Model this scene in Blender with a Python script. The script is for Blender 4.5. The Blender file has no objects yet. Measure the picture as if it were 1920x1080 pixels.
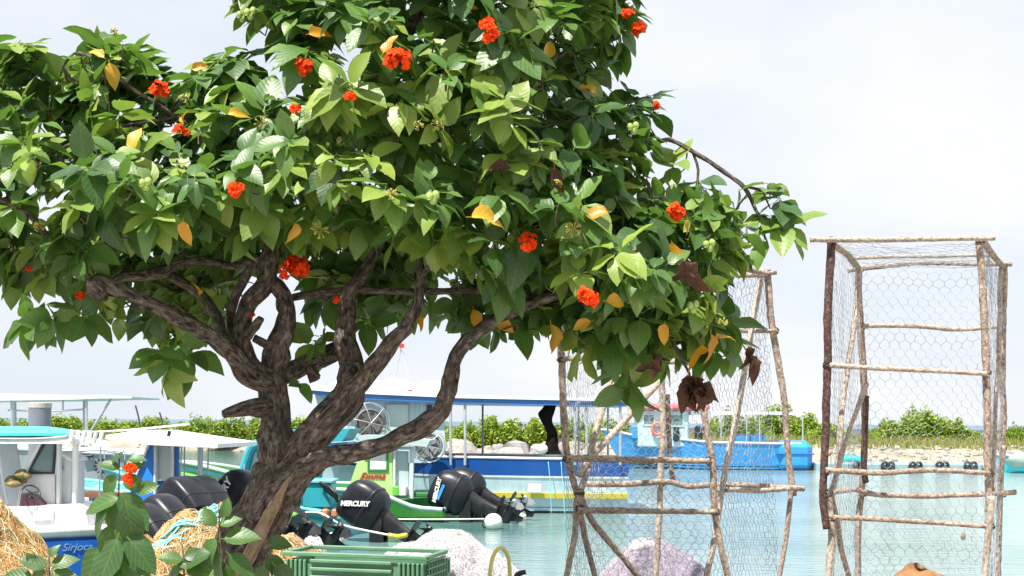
import bpy, math, random
import numpy as np
from mathutils import Vector, Matrix, noise
random.seed(7)
S = bpy.context.scene
COL = S.collection
R = math.radians
# ------------------------------------------------------------------ camera
F = 2318.0; CX = 960.0; HY = 791.0; CAMZ = 1.55; ROLL = 0.0077
cd = bpy.data.cameras.new('camera'); cam = bpy.data.objects.new('camera', cd); COL.objects.link(cam)
cd.sensor_width = 36.0; cd.lens = 36.0 * F / 1920.0; cd.shift_y = (HY - 540.0) / 1920.0
cd.clip_start = 0.05; cd.clip_end = 20000
cam.location = (0, 0, CAMZ); cam.rotation_euler = (R(90), -ROLL, 0)
S.camera = cam
# ------------------------------------------------------------------ sky, sun, exposure
SUN_EL = R(63); SUN_AZ = R(214)           # compass-like angle: 0 = +Y, clockwise; sun stands left and behind the camera
w = bpy.data.worlds.new('World'); S.world = w; w.use_nodes = True
nt = w.node_tree; nt.nodes.clear()
def nd(t, typ, **kw):
    n = t.nodes.new(typ)
    for k, v in kw.items(): setattr(n, k, v)
    return n
sky = nd(nt, 'ShaderNodeTexSky', sky_type='NISHITA', sun_disc=False, sun_elevation=SUN_EL, sun_rotation=SUN_AZ,
         air_density=1.0, dust_density=1.2, ozone_density=1.5, altitude=0)
tc = nd(nt, 'ShaderNodeTexCoord'); mp = nd(nt, 'ShaderNodeMapping'); mp.inputs['Scale'].default_value = (1.0, 1.0, 2.2)
mp.inputs['Location'].default_value = (0.35, 0.1, 0.2)
no = nd(nt, 'ShaderNodeTexNoise'); no.inputs['Scale'].default_value = 2.6; no.inputs['Detail'].default_value = 7; no.inputs['Roughness'].default_value = 0.52
rp = nd(nt, 'ShaderNodeValToRGB'); rp.color_ramp.elements[0].position = 0.38; rp.color_ramp.elements[0].color = (5.45, 5.85, 6.4, 1)
rp.color_ramp.elements[1].position = 0.68; rp.color_ramp.elements[1].color = (7.2, 7.2, 7.35, 1)
cl = nd(nt, 'ShaderNodeMix', data_type='RGBA'); cl.inputs['Factor'].default_value = 0.93
bg = nd(nt, 'ShaderNodeBackground'); bg.inputs['Strength'].default_value = 0.079
out = nd(nt, 'ShaderNodeOutputWorld')
L = nt.links.new
L(tc.outputs['Generated'], mp.inputs['Vector']); L(mp.outputs['Vector'], no.inputs['Vector']); L(no.outputs['Fac'], rp.inputs['Fac'])
L(rp.outputs['Color'], cl.inputs['B']); L(sky.outputs['Color'], cl.inputs['A']); L(cl.outputs['Result'], bg.inputs['Color']); L(bg.outputs['Background'], out.inputs['Surface'])
sl = bpy.data.lights.new('sun', 'SUN'); sl.energy = 5.0; sl.angle = R(0.6); sl.color = (1.0, 0.96, 0.88)
so = bpy.data.objects.new('sun', sl); COL.objects.link(so)
sd = Vector((math.sin(SUN_AZ) * math.cos(SUN_EL), math.cos(SUN_AZ) * math.cos(SUN_EL), math.sin(SUN_EL)))
so.rotation_euler = sd.to_track_quat('Z', 'Y').to_euler(); so.location = (-6, -6, 12)
S.view_settings.view_transform = 'Standard'; S.view_settings.look = 'None'; S.view_settings.gamma = 1.0
S.view_settings.use_curve_mapping = False; S.view_settings.exposure = 0.95
S.cycles.max_bounces = 8; S.cycles.transparent_max_bounces = 12; S.cycles.use_denoising = True

# ------------------------------------------------------------------ helpers
RT = Vector((math.cos(ROLL), 0, math.sin(ROLL))); UP = Vector((-math.sin(ROLL), 0, math.cos(ROLL)))
def P(x, y, d):
    """the point at distance d in front of the standpoint that the photograph shows at pixel x, y"""
    return Vector((0, d, CAMZ)) + RT * ((x - CX) / F * d) + UP * (-(y - HY) / F * d)
def proj(p):
    q = Vector(p) - Vector((0, 0, CAMZ)); d = q.y
    return CX + F * q.dot(RT) / d, HY - F * q.dot(UP) / d, d
def gauss(a, s): return random.gauss(a, s)
U = random.uniform

class MB:
    def __init__(s): s.v = []; s.f = []; s.a = []; s.mi = []; s.cur = 0
    def add(s, vs, fs, at=None):
        o = len(s.v); s.v += [tuple(p) for p in vs]
        s.f += [tuple(i + o for i in f) for f in fs]; s.mi += [s.cur] * len(fs)
        s.a += (at if at is not None else [(p[0], p[1], p[2], 0.0) for p in vs])
    def box(s, c, size, M=None):
        x, y, z = [q / 2 for q in size]; c = Vector(c)
        vs = [Vector((i * x, j * y, k * z)) for i in (-1, 1) for j in (-1, 1) for k in (-1, 1)]
        vs = [(M @ p if M else p) + c for p in vs]
        s.add(vs, [(0, 1, 3, 2), (4, 6, 7, 5), (0, 4, 5, 1), (2, 3, 7, 6), (0, 2, 6, 4), (1, 5, 7, 3)])
    def rbox(s, c, size, b=0.02, M=None):
        """box with chamfered edges"""
        x, y, z = [q / 2 for q in size]; b = min(b, x * .9, y * .9, z * .9); c = Vector(c); vs = []; ix = {}
        for i in (-1, 1):
            for j in (-1, 1):
                for k in (-1, 1):
                    for ax in range(3):
                        p = [i * (x - b), j * (y - b), k * (z - b)]; p[ax] += (i, j, k)[ax] * b
                        ix[(i, j, k, ax)] = len(vs); p = Vector(p); vs.append((M @ p if M else p) + c)
        fs = []
        for ax in range(3):
            o = [a for a in range(3) if a != ax]
            for sg in (-1, 1):
                q = []
                for (u, v) in ((-1, -1), (1, -1), (1, 1), (-1, 1)):
                    k = [0, 0, 0]; k[ax] = sg; k[o[0]] = u; k[o[1]] = v; q.append(ix[(*k, ax)])
                fs.append(q if (sg > 0) != (ax == 1) else q[::-1])
            for u in (-1, 1):
                for v in (-1, 1):
                    def kk(e, a):
                        k = [0, 0, 0]; k[ax] = e; k[o[0]] = u; k[o[1]] = v; return ix[(*k, a)]
                    fs.append([kk(-1, o[0]), kk(1, o[0]), kk(1, o[1]), kk(-1, o[1])])
        for i in (-1, 1):
            for j in (-1, 1):
                for k in (-1, 1): fs.append([ix[(i, j, k, a)] for a in range(3)])
        s.add(vs, fs)
    def tube(s, pts, r, n=8, caps=True, lump=0.0, seed=0, ridge=0.0):
        pts = [Vector(p) for p in pts]
        if not hasattr(r, '__len__'): r = [r] * len(pts)
        vs = []; at = []; up = Vector((0.13, 0.21, 1)); ln = 0
        N = None
        for i, p in enumerate(pts):
            t = (pts[min(i + 1, len(pts) - 1)] - pts[max(i - 1, 0)])
            if t.length < 1e-9: t = Vector((0, 0, 1))
            t.normalize()
            if N is None: N = t.orthogonal()
            N = (N - t * N.dot(t))
            if N.length < 1e-6: N = t.orthogonal()
            N.normalize(); B = t.cross(N)
            if i: ln += (p - pts[i - 1]).length
            for k in range(n):
                a = 2 * math.pi * k / n; rr = r[i]; ca, sa = math.cos(a), math.sin(a)
                if lump:
                    q = Vector((ca * 1.3, sa * 1.3, ln / max(r[i], .01) * .35 + seed * 7.3))
                    rr *= 1 + lump * noise.noise(q * 1.1)
                if ridge:
                    q = Vector((ca * 3.4, sa * 3.4, ln * 2.6 + seed * 3.1)); rr += ridge * noise.noise(q)
                vs.append(p + (N * ca + B * sa) * rr); at.append((ca * r[i], sa * r[i], ln, seed * 1.7))
        fs = []
        for i in range(len(pts) - 1):
            for k in range(n):
                k2 = (k + 1) % n
                fs.append((i * n + k, i * n + k2, (i + 1) * n + k2, (i + 1) * n + k))
        if caps:
            fs.append(tuple(range(n - 1, -1, -1))); fs.append(tuple((len(pts) - 1) * n + k for k in range(n)))
        s.add(vs, fs, at)
    def loft(s, rings, cap=True, close=True):
        n = len(rings[0]); vs = [p for r_ in rings for p in r_]; fs = []
        for i in range(len(rings) - 1):
            for k in range(n if close else n - 1):
                k2 = (k + 1) % n; fs.append((i * n + k, i * n + k2, (i + 1) * n + k2, (i + 1) * n + k))
        if cap: fs.append(tuple(range(n - 1, -1, -1))); fs.append(tuple((len(rings) - 1) * n + k for k in range(n)))
        s.add(vs, fs)
    def ball(s, c, r, nu=14, nv=9, sq=(1, 1, 1), lump=0):
        c = Vector(c); rings = []
        for j in range(1, nv):
            th = math.pi * j / nv; ring = []
            for i in range(nu):
                a = 2 * math.pi * i / nu
                p = Vector((math.sin(th) * math.cos(a), math.sin(th) * math.sin(a), math.cos(th)))
                k = 1 + (lump * noise.noise(p * 1.7 + c * 3) if lump else 0)
                ring.append(c + Vector((p.x * sq[0], p.y * sq[1], p.z * sq[2])) * r * k)
            rings.append(ring)
        o = len(s.v); s.loft(rings, cap=False)
        top = c + Vector((0, 0, r * sq[2])); bot = c - Vector((0, 0, r * sq[2])); n = nu
        s.add([top], []); t = len(s.v) - 1; s.add([bot], []); b = t + 1
        for i in range(n):
            s.f.append((t, o + i, o + (i + 1) % n)); s.f.append((b, o + (nv - 2) * n + (i + 1) % n, o + (nv - 2) * n + i)); s.mi += [s.cur] * 2
    def prism(s, poly, dv):
        """extrude a 3D polygon by vector dv"""
        n = len(poly); dv = Vector(dv); a = [Vector(p) for p in poly]; b = [p + dv for p in a]
        s.add(a + b, [tuple(range(n - 1, -1, -1)), tuple(range(n, 2 * n))] + [(i, (i + 1) % n, n + (i + 1) % n, n + i) for i in range(n)])
    def mesh(s, name, mats, off=None, smooth=False, attr=None):
        me = bpy.data.meshes.new(name)
        v = np.array(s.v, dtype=np.float64).reshape(-1, 3)
        if off is not None: v = v - np.array(off)
        me.from_pydata(v.tolist(), [], s.f)
        for m in (mats if isinstance(mats, (list, tuple)) else [mats]): me.materials.append(m)
        if any(s.mi): me.polygons.foreach_set('material_index', s.mi)
        if smooth: me.polygons.foreach_set('use_smooth', [True] * len(me.polygons))
        if attr:
            at = me.attributes.new(attr, 'FLOAT_COLOR', 'POINT')
            at.data.foreach_set('color', np.array(s.a, dtype=np.float32).ravel())
        me.update()
        return me

ORG = {}
def org(o):
    v = Vector((0, 0, 0))
    while o is not None: v += Vector(ORG.get(o.name, (0, 0, 0))); o = o.parent
    return v
def link(name, me, parent=None, loc=None):
    o = bpy.data.objects.new(name, me); COL.objects.link(o)
    if parent: o.parent = parent
    return o
def thing(name, loc, label, cat, group=None, kind=None):
    o = bpy.data.objects.new(name, None); COL.objects.link(o); o.location = loc; o.empty_display_size = 0.2
    ORG[o.name] = tuple(loc); tag(o, label, cat, group, kind); return o
def tag(o, label=None, cat=None, group=None, kind=None):
    if label: o['label'] = label
    if cat: o['category'] = cat
    if group: o['group'] = group
    if kind: o['kind'] = kind
    return o
def part(name, mb, mat, parent=None, smooth=False, attr=None, kind=None, sharp=None):
    """mesh in world coordinates, hung under its parent; a top-level mesh gets its origin at the centre of its base"""
    if parent is None:
        v = np.array(mb.v); c = (v.min(0) + v.max(0)) / 2; c[2] = v[:, 2].min()
        me = mb.mesh(name, mat, c, smooth, attr); o = link(name, me); o.location = c; ORG[o.name] = tuple(c)
    else:
        po = org(parent); me = mb.mesh(name, mat, po, smooth, attr); o = link(name, me, parent)
    if smooth and sharp:
        me.set_sharp_from_angle(angle=R(sharp))
    if kind: o['kind'] = kind
    return o

def crom(pts, rad, step):
    """Catmull-Rom resampling of a polyline with radii"""
    pts = [Vector(p) for p in pts]; n = len(pts); op = []; orr = []
    for i in range(n - 1):
        p0 = pts[max(i - 1, 0)]; p1 = pts[i]; p2 = pts[i + 1]; p3 = pts[min(i + 2, n - 1)]
        k = max(1, int((p2 - p1).length / step))
        for j in range(k):
            t = j / k; t2 = t * t; t3 = t2 * t
            op.append(0.5 * ((2 * p1) + (p2 - p0) * t + (2 * p0 - 5 * p1 + 4 * p2 - p3) * t2 + (3 * p1 - p0 - 3 * p2 + p3) * t3))
            orr.append(rad[i] * (1 - t) + rad[i + 1] * t)
    op.append(pts[-1]); orr.append(rad[-1]); return op, orr

# ------------------------------------------------------------------ materials
def mat(name, col, rough=0.55, var=0.12, scale=6.0, bump=0.0, metal=0.0, bscale=None, dirt=None, dscale=2.5, damt=0.5, spec=0.5, coords='Object', streak=0, trans=0):
    m = bpy.data.materials.new(name); m.use_nodes = True; t = m.node_tree; b = t.nodes['Principled BSDF']
    c = nd(t, 'ShaderNodeTexCoord'); n = nd(t, 'ShaderNodeTexNoise'); n.inputs['Scale'].default_value = scale; n.inputs['Detail'].default_value = 6
    t.links.new(c.outputs[coords], n.inputs['Vector'])
    r = nd(t, 'ShaderNodeValToRGB'); e = r.color_ramp.elements
    e[0].position = 0.3; e[1].position = 0.72
    e[0].color = tuple(max(0, q * (1 - var)) for q in col) + (1,); e[1].color = tuple(min(1, q * (1 + var)) for q in col) + (1,)
    t.links.new(n.outputs['Fac'], r.inputs['Fac']); last = r.outputs['Color']
    if dirt:
        n2 = nd(t, 'ShaderNodeTexNoise'); n2.inputs['Scale'].default_value = dscale; n2.inputs['Detail'].default_value = 9; n2.inputs['Roughness'].default_value = 0.68
        if streak:
            mp = nd(t, 'ShaderNodeMapping'); mp.inputs['Scale'].default_value = (1, 1, streak); t.links.new(c.outputs[coords], mp.inputs['Vector']); t.links.new(mp.outputs['Vector'], n2.inputs['Vector'])
        else: t.links.new(c.outputs[coords], n2.inputs['Vector'])
        r2 = nd(t, 'ShaderNodeValToRGB'); r2.color_ramp.elements[0].position = 0.5; r2.color_ramp.elements[0].color = (0, 0, 0, 1)
        r2.color_ramp.elements[1].position = 0.74; r2.color_ramp.elements[1].color = (damt, damt, damt, 1)
        mx = nd(t, 'ShaderNodeMix', data_type='RGBA'); mx.inputs['B'].default_value = tuple(dirt) + (1,)
        t.links.new(n2.outputs['Fac'], r2.inputs['Fac']); t.links.new(r2.outputs['Color'], mx.inputs['Factor']); t.links.new(last, mx.inputs['A']); last = mx.outputs['Result']
    t.links.new(last, b.inputs['Base Color'])
    b.inputs['Roughness'].default_value = rough; b.inputs['Metallic'].default_value = metal; b.inputs['Specular IOR Level'].default_value = spec
    if trans: b.inputs['Transmission Weight'].default_value = trans
    if bump:
        n3 = nd(t, 'ShaderNodeTexNoise'); n3.inputs['Scale'].default_value = bscale or scale * 4; n3.inputs['Detail'].default_value = 5
        t.links.new(c.outputs[coords], n3.inputs['Vector'])
        bp = nd(t, 'ShaderNodeBump'); bp.inputs['Strength'].default_value = bump; bp.inputs['Distance'].default_value = 0.02
        t.links.new(n3.outputs['Fac'], bp.inputs['Height']); t.links.new(bp.outputs['Normal'], b.inputs['Normal'])
    return m

def leaf_mat(name, dark, mid, light, trans=0.28, rough=0.44, tcol=(0.24, 0.48, 0.05), spec=0.6):
    """leaf blade: colour follows a per-leaf tint, paler midrib and side veins, light comes through"""
    m = bpy.data.materials.new(name); m.use_nodes = True; t = m.node_tree; t.nodes.clear()
    lk = t.links.new
    at = nd(t, 'ShaderNodeAttribute', attribute_name='lf'); sp = nd(t, 'ShaderNodeSeparateColor'); lk(at.outputs['Color'], sp.inputs['Color'])
    r = nd(t, 'ShaderNodeValToRGB'); e = r.color_ramp.elements
    e[0].color = dark + (1,); e[0].position = 0.0; e[1].color = light + (1,); e[1].position = 1.0; x = e.new(0.55); x.color = mid + (1,)
    lk(sp.outputs[0], r.inputs['Fac'])
    # side veins: sin(along*22 - across*9)
    ma = nd(t, 'ShaderNodeMath', operation='MULTIPLY'); ma.inputs[1].default_value = 40.0; lk(sp.outputs[1], ma.inputs[0])
    mb_ = nd(t, 'ShaderNodeMath', operation='MULTIPLY_ADD'); mb_.inputs[1].default_value = -15.0; lk(sp.outputs[2], mb_.inputs[0]); lk(ma.outputs[0], mb_.inputs[2])
    sn = nd(t, 'ShaderNodeMath', operation='SINE'); lk(mb_.outputs[0], sn.inputs[0])
    pw = nd(t, 'ShaderNodeMapRange'); pw.inputs['From Min'].default_value = 0.82; pw.inputs['From Max'].default_value = 1.0; lk(sn.outputs[0], pw.inputs['Value'])
    mr = nd(t, 'ShaderNodeMapRange'); mr.inputs['From Min'].default_value = 0.09; mr.inputs['From Max'].default_value = 0.0; lk(sp.outputs[2], mr.inputs['Value'])
    mxv = nd(t, 'ShaderNodeMath', operation='MAXIMUM'); lk(pw.outputs[0], mxv.inputs[0]); lk(mr.outputs[0], mxv.inputs[1])
    sc = nd(t, 'ShaderNodeMath', operation='MULTIPLY'); sc.inputs[1].default_value = 0.10; lk(mxv.outputs[0], sc.inputs[0])
    c1 = nd(t, 'ShaderNodeMix', data_type='RGBA'); lk(sc.outputs[0], c1.inputs['Factor']); lk(r.outputs['Color'], c1.inputs['A'])
    c1.inputs['B'].default_value = tuple(min(1, q * 1.8 + 0.03) for q in light) + (1,)
    tc = nd(t, 'ShaderNodeTexCoord'); n = nd(t, 'ShaderNodeTexNoise'); n.inputs['Scale'].default_value = 40; n.inputs['Detail'].default_value = 4; lk(tc.outputs['Object'], n.inputs['Vector'])
    hs = nd(t, 'ShaderNodeHueSaturation'); mv = nd(t, 'ShaderNodeMapRange'); mv.inputs['To Min'].default_value = 0.72; mv.inputs['To Max'].default_value = 1.25
    lk(n.outputs['Fac'], mv.inputs['Value']); lk(mv.outputs[0], hs.inputs['Value']); lk(c1.outputs['Result'], hs.inputs['Color'])
    bp = nd(t, 'ShaderNodeBump'); bp.inputs['Strength'].default_value = 0.1; bp.inputs['Distance'].default_value = 0.002; lk(sn.outputs[0], bp.inputs['Height'])
    b = nd(t, 'ShaderNodeBsdfPrincipled'); b.inputs['Roughness'].default_value = rough; b.inputs['Specular IOR Level'].default_value = spec
    lk(hs.outputs['Color'], b.inputs['Base Color']); lk(bp.outputs['Normal'], b.inputs['Normal'])
    tr = nd(t, 'ShaderNodeBsdfTranslucent'); tm = nd(t, 'ShaderNodeMix', data_type='RGBA'); tm.inputs['Factor'].default_value = 0.5
    lk(hs.outputs['Color'], tm.inputs['A']); tm.inputs['B'].default_value = tcol + (1,); lk(tm.outputs['Result'], tr.inputs['Color'])
    ms = nd(t, 'ShaderNodeMixShader'); ms.inputs['Fac'].default_value = trans; lk(b.outputs[0], ms.inputs[1]); lk(tr.outputs[0], ms.inputs[2])
    o = nd(t, 'ShaderNodeOutputMaterial'); lk(ms.outputs[0], o.inputs['Surface'])
    return m

def bark_mat(name, c0, c1, c2, sc=1.0, bump=1.0, zs=17):
    """furrowed bark running along the limb (attribute bk = position round and along the limb)"""
    m = bpy.data.materials.new(name); m.use_nodes = True; t = m.node_tree; lk = t.links.new; b = t.nodes['Principled BSDF']
    at = nd(t, 'ShaderNodeAttribute', attribute_name='bk')
    mp = nd(t, 'ShaderNodeMapping'); mp.inputs['Scale'].default_value = (60 * sc, 60 * sc, zs * sc); lk(at.outputs['Vector'], mp.inputs['Vector'])
    n = nd(t, 'ShaderNodeTexNoise'); n.inputs['Scale'].default_value = 1.0; n.inputs['Detail'].default_value = 8; n.inputs['Roughness'].default_value = 0.62; n.inputs['Distortion'].default_value = 0.6
    lk(mp.outputs['Vector'], n.inputs['Vector'])
    r = nd(t, 'ShaderNodeValToRGB'); e = r.color_ramp.elements; e[0].position = 0.36; e[0].color = c0 + (1,); e[1].position = 0.7; e[1].color = c2 + (1,); x = e.new(0.52); x.color = c1 + (1,)
    lk(n.outputs['Fac'], r.inputs['Fac'])
    tc = nd(t, 'ShaderNodeTexCoord'); n2 = nd(t, 'ShaderNodeTexNoise'); n2.inputs['Scale'].default_value = 9; n2.inputs['Detail'].default_value = 5; lk(tc.outputs['Object'], n2.inputs['Vector'])
    hs = nd(t, 'ShaderNodeHueSaturation'); mr = nd(t, 'ShaderNodeMapRange'); mr.inputs['To Min'].default_value = 0.55; mr.inputs['To Max'].default_value = 1.45
    lk(n2.outputs['Fac'], mr.inputs['Value']); lk(mr.outputs[0], hs.inputs['Value']); lk(r.outputs['Color'], hs.inputs['Color']); lk(hs.outputs['Color'], b.inputs['Base Color'])
    bp = nd(t, 'ShaderNodeBump'); bp.inputs['Strength'].default_value = bump; bp.inputs['Distance'].default_value = 0.012; lk(n.outputs['Fac'], bp.inputs['Height']); lk(bp.outputs['Normal'], b.inputs['Normal'])
    b.inputs['Roughness'].default_value = 0.85; b.inputs['Specular IOR Level'].default_value = 0.25
    return m

def water_mat(name, c0, c1, sx, sy, strength, rough=0.06, dist=0.05, pscale=0.12, bank=None):
    m = bpy.data.materials.new(name); m.use_nodes = True; t = m.node_tree; lk = t.links.new; b = t.nodes['Principled BSDF']
    g = nd(t, 'ShaderNodeNewGeometry')
    mp = nd(t, 'ShaderNodeMapping'); mp.inputs['Scale'].default_value = (sx, sy, 1); lk(g.outputs['Position'], mp.inputs['Vector'])
    n = nd(t, 'ShaderNodeTexNoise'); n.inputs['Scale'].default_value = 1; n.inputs['Detail'].default_value = 5; n.inputs['Roughness'].default_value = 0.55; n.inputs['Distortion'].default_value = 0.5; lk(mp.outputs['Vector'], n.inputs['Vector'])
    bp = nd(t, 'ShaderNodeBump'); bp.inputs['Strength'].default_value = strength; bp.inputs['Distance'].default_value = dist; lk(n.outputs['Fac'], bp.inputs['Height']); lk(bp.outputs['Normal'], b.inputs['Normal'])
    n2 = nd(t, 'ShaderNodeTexNoise'); n2.inputs['Scale'].default_value = pscale; n2.inputs['Detail'].default_value = 4; lk(g.outputs['Position'], n2.inputs['Vector'])
    r = nd(t, 'ShaderNodeValToRGB'); e = r.color_ramp.elements; e[0].position = 0.35; e[0].color = c0 + (1,); e[1].position = 0.65; e[1].color = c1 + (1,)
    if bank:  # bank: base colour graded along x, painting in boat reflections and sky glare
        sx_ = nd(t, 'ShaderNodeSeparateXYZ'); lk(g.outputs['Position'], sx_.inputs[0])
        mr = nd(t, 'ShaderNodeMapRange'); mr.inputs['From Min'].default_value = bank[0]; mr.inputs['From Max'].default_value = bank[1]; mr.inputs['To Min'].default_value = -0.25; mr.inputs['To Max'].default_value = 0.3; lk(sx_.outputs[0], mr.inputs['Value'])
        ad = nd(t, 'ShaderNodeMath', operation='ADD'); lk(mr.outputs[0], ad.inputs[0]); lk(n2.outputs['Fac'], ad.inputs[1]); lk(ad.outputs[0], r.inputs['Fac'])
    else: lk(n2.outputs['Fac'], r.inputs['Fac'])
    lk(r.outputs['Color'], b.inputs['Base Color'])
    b.inputs['Roughness'].default_value = rough; b.inputs['IOR'].default_value = 1.33
    return m

m_leaf = leaf_mat('leaf_green', (0.024, 0.075, 0.02), (0.085, 0.18, 0.035), (0.25, 0.33, 0.055))
m_yellow = leaf_mat('leaf_yellow', (0.5, 0.2, 0.012), (0.62, 0.3, 0.015), (0.62, 0.4, 0.03), trans=0.3, tcol=(0.8, 0.45, 0.03))
m_dead = leaf_mat('leaf_dead', (0.05, 0.022, 0.014), (0.09, 0.042, 0.026), (0.2, 0.11, 0.07), trans=0.1, rough=0.7, tcol=(0.2, 0.08, 0.03), spec=0.3)
m_bush = leaf_mat('bush_leaf', (0.08, 0.16, 0.012), (0.17, 0.28, 0.02), (0.34, 0.42, 0.03), trans=0.3, rough=0.5, tcol=(0.4, 0.5, 0.03))
m_grass = leaf_mat('grass_blade', (0.14, 0.16, 0.03), (0.22, 0.23, 0.05), (0.34, 0.3, 0.1), trans=0.25, rough=0.6)
m_bark = bark_mat('bark', (0.022, 0.017, 0.014), (0.11, 0.086, 0.071), (0.26, 0.22, 0.185), 1.0, 1.3, 27)
m_bare = bark_mat('bare_wood', (0.14, 0.09, 0.055), (0.27, 0.19, 0.125), (0.36, 0.27, 0.19), 0.8, 0.5)
m_twig = bark_mat('twig_bark', (0.05, 0.04, 0.03), (0.12, 0.1, 0.075), (0.24, 0.2, 0.16), 2.0, 0.5)
m_pole_pale = bark_mat('pole_pale', (0.2, 0.14, 0.1), (0.42, 0.35, 0.29), (0.58, 0.52, 0.45), 1.0, 0.7, 45)
m_pole_mid = bark_mat('pole_mid', (0.13, 0.085, 0.065), (0.33, 0.26, 0.21), (0.52, 0.44, 0.37), 1.0, 0.7, 45)
m_pole_dark = bark_mat('pole_dark', (0.035, 0.02, 0.018), (0.09, 0.05, 0.045), (0.2, 0.13, 0.11), 1.0, 0.7, 45)
m_petal = mat('petal', (0.78, 0.052, 0.005), 0.7, 0.35, 60, spec=0.1)
m_bud = mat('bud', (0.32, 0.3, 0.06), 0.5, 0.3, 60)
m_fruit = mat('fruit', (0.3, 0.42, 0.1), 0.35, 0.2, 30)

# ================================================================== THE SETTING
m_water = water_mat('harbour_water', (0.075, 0.17, 0.165), (0.28, 0.37, 0.375), 1.6, 5.2, 0.9, 0.08, dist=0.02, bank=(-9.0, 16.0))  # dark-to-pale run along x is reflection painted into the base colour
m_sea = water_mat('open_sea', (0.03, 0.11, 0.19), (0.05, 0.15, 0.24), 0.25, 0.5, 0.9, 0.25, 0.3, 0.01)
m_ground = mat('quay_ground', (0.36, 0.33, 0.29), 0.9, 0.25, 3, 0.4, dirt=(0.2, 0.17, 0.13))
m_sand = mat('shore_sand', (0.5, 0.46, 0.39), 0.9, 0.2, 1.5, 0.5, 10, dirt=(0.25, 0.23, 0.14), dscale=0.6)
m_concrete = mat('old_concrete', (0.13, 0.13, 0.135), 0.85, 0.2, 0.8, 0.3, dirt=(0.07, 0.07, 0.07), dscale=1.2)

def grid(name, x0, x1, y0, y1, nx, ny, zf, m, smooth=True):
    mb = MB(); vs = []
    for j in range(ny + 1):
        for i in range(nx + 1):
            x = x0 + (x1 - x0) * i / nx; y = y0 + (y1 - y0) * j / ny; vs.append((x, y, zf(x, y)))
    mb.add(vs, [(j * (nx + 1) + i, j * (nx + 1) + i + 1, (j + 1) * (nx + 1) + i + 1, (j + 1) * (nx + 1) + i) for j in range(ny) for i in range(nx)])
    o = part(name, mb, m, None, smooth); o['kind'] = 'structure'; return o
GZ = 0.40
def ground_z(x, y): return GZ + 0.025 * noise.noise(Vector((x * .8, y * .8, 0)))
q = MB()
grid('quay_ground', -14, 14, -8, 8.7, 56, 33, ground_z, m_ground)
q = MB(); q.box((0, 8.76, -0.1), (28, 0.12, 0.96)); part('quay_edge', q, m_concrete)['kind'] = 'structure'
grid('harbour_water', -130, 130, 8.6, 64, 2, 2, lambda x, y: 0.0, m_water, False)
grid('open_sea', -9000, 9000, 78, 14000, 2, 2, lambda x, y: 0.0, m_sea, False)
def land_z(x, y):
    e = 53.5 + 1.6 * noise.noise(Vector((x * .11, 3.3, 0))) + (-4.0 if -2.5 < x < 4 else 0) + max(0, min(8, -(x + 6) * 0.9))
    t = (y - e) / 4.0
    z = -0.5 + 1.15 * max(0, min(1, 0.42 + t)) + 0.06 * noise.noise(Vector((x * .9, y * .9, 1)))
    if y > 76: z = min(z, 0.65 - (y - 76) * 0.45)
    return z
grid('shore', -120, 120, 47, 80, 480, 66, land_z, m_sand)
q = MB()
for i in range(24):
    x0 = -96 + i * 8
    q.rbox((x0 + 4, 74.4, 0.62), (7.96, 0.5, 1.36), 0.03)
wl = part('breakwater_wall', q, m_concrete)
tag(wl, 'long low dark grey concrete breakwater wall between the green shore and open sea', 'wall')

# ---- shrubs of the far shore
def leafquads(mb, pts, size, nrm=None, tint=(0, 1)):
    for p in pts:
        s_ = size * U(.6, 1.3); n = Vector((gauss(0, .6), gauss(-.15, .6), gauss(.6, .5))).normalized()
        a = n.orthogonal().normalized(); a.rotate(Matrix.Rotation(U(0, 6.28), 3, n)); b = n.cross(a); t = U(*tint)
        p = Vector(p)
        mb.add([p - a * s_, p + b * s_ * .45, p + a * s_, p - b * s_ * .45 + n * s_ * .12], [(0, 3, 2, 1)],
               [(t, 0, .2, 0), (t, .5, .8, 0), (t, 1, .2, 0), (t, .5, .8, 0)])
def bush(name, loc, w_, dpt, h, label, group, n=2200, size=0.1, m=None, seedn=0):
    t = thing(name, loc, label, 'shrub', group); mb = MB(); pts = []; loc = Vector(loc); clumps = []
    n = int(n * 3.3)
    for i in range(int(6 + w_ * 4)):
        a = U(-1, 1); cx = a * w_ * .42; hh = h * (1.12 - .8 * a * a) * U(.7, 1.05)
        clumps.append((cx, U(-.4, .4) * dpt, hh, U(.28, .5) * min(w_, 1.6) * .55))
    for i in range(n):
        c = random.choice(clumps); cx, cy, hh, r = c
        k_ = math.sqrt(U(.02, 1)); rr = r * 1.2 * k_; z = hh * U(.02, 1) ** .6 * math.sqrt(1 - .85 * k_ * k_) + (U(0, .12) if random.random() < .15 else 0); a = U(0, 6.28)
        pts.append(loc + Vector((cx + rr * math.cos(a), cy + rr * math.sin(a) * .9, z + gauss(0, .03))))
    leafquads(mb, pts, size); part('crown', mb, m or m_bush, t, attr='lf')
    st = MB()
    for c in clumps[:7]:
        st.tube([loc + Vector((c[0] * .3, c[1] * .3, -.1)), loc + Vector((c[0] * .7, c[1] * .7, c[2] * .35)), loc + Vector((c[0], c[1], c[2] * .8))], [.03, .022, .01], 5)
    part('stems', st, m_twig, t, attr='bk')
    return t
SG = 'shrubs along the far shore'
def shr(px0, px1, ytop, ybase, d, label, n=1500, size=.095):
    a = P((px0 + px1) / 2, ybase, d); w_ = (px1 - px0) / F * d * 1.65; h = (ybase - ytop) / F * d
    b0 = land_z(a.x, d) if d > 47 else a.z
    return bush('shore_shrub', (a.x, d, b0 - .05), w_, min(1.4, w_ * .5), a.z + h - b0 + .17, label, SG, n, size)
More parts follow.
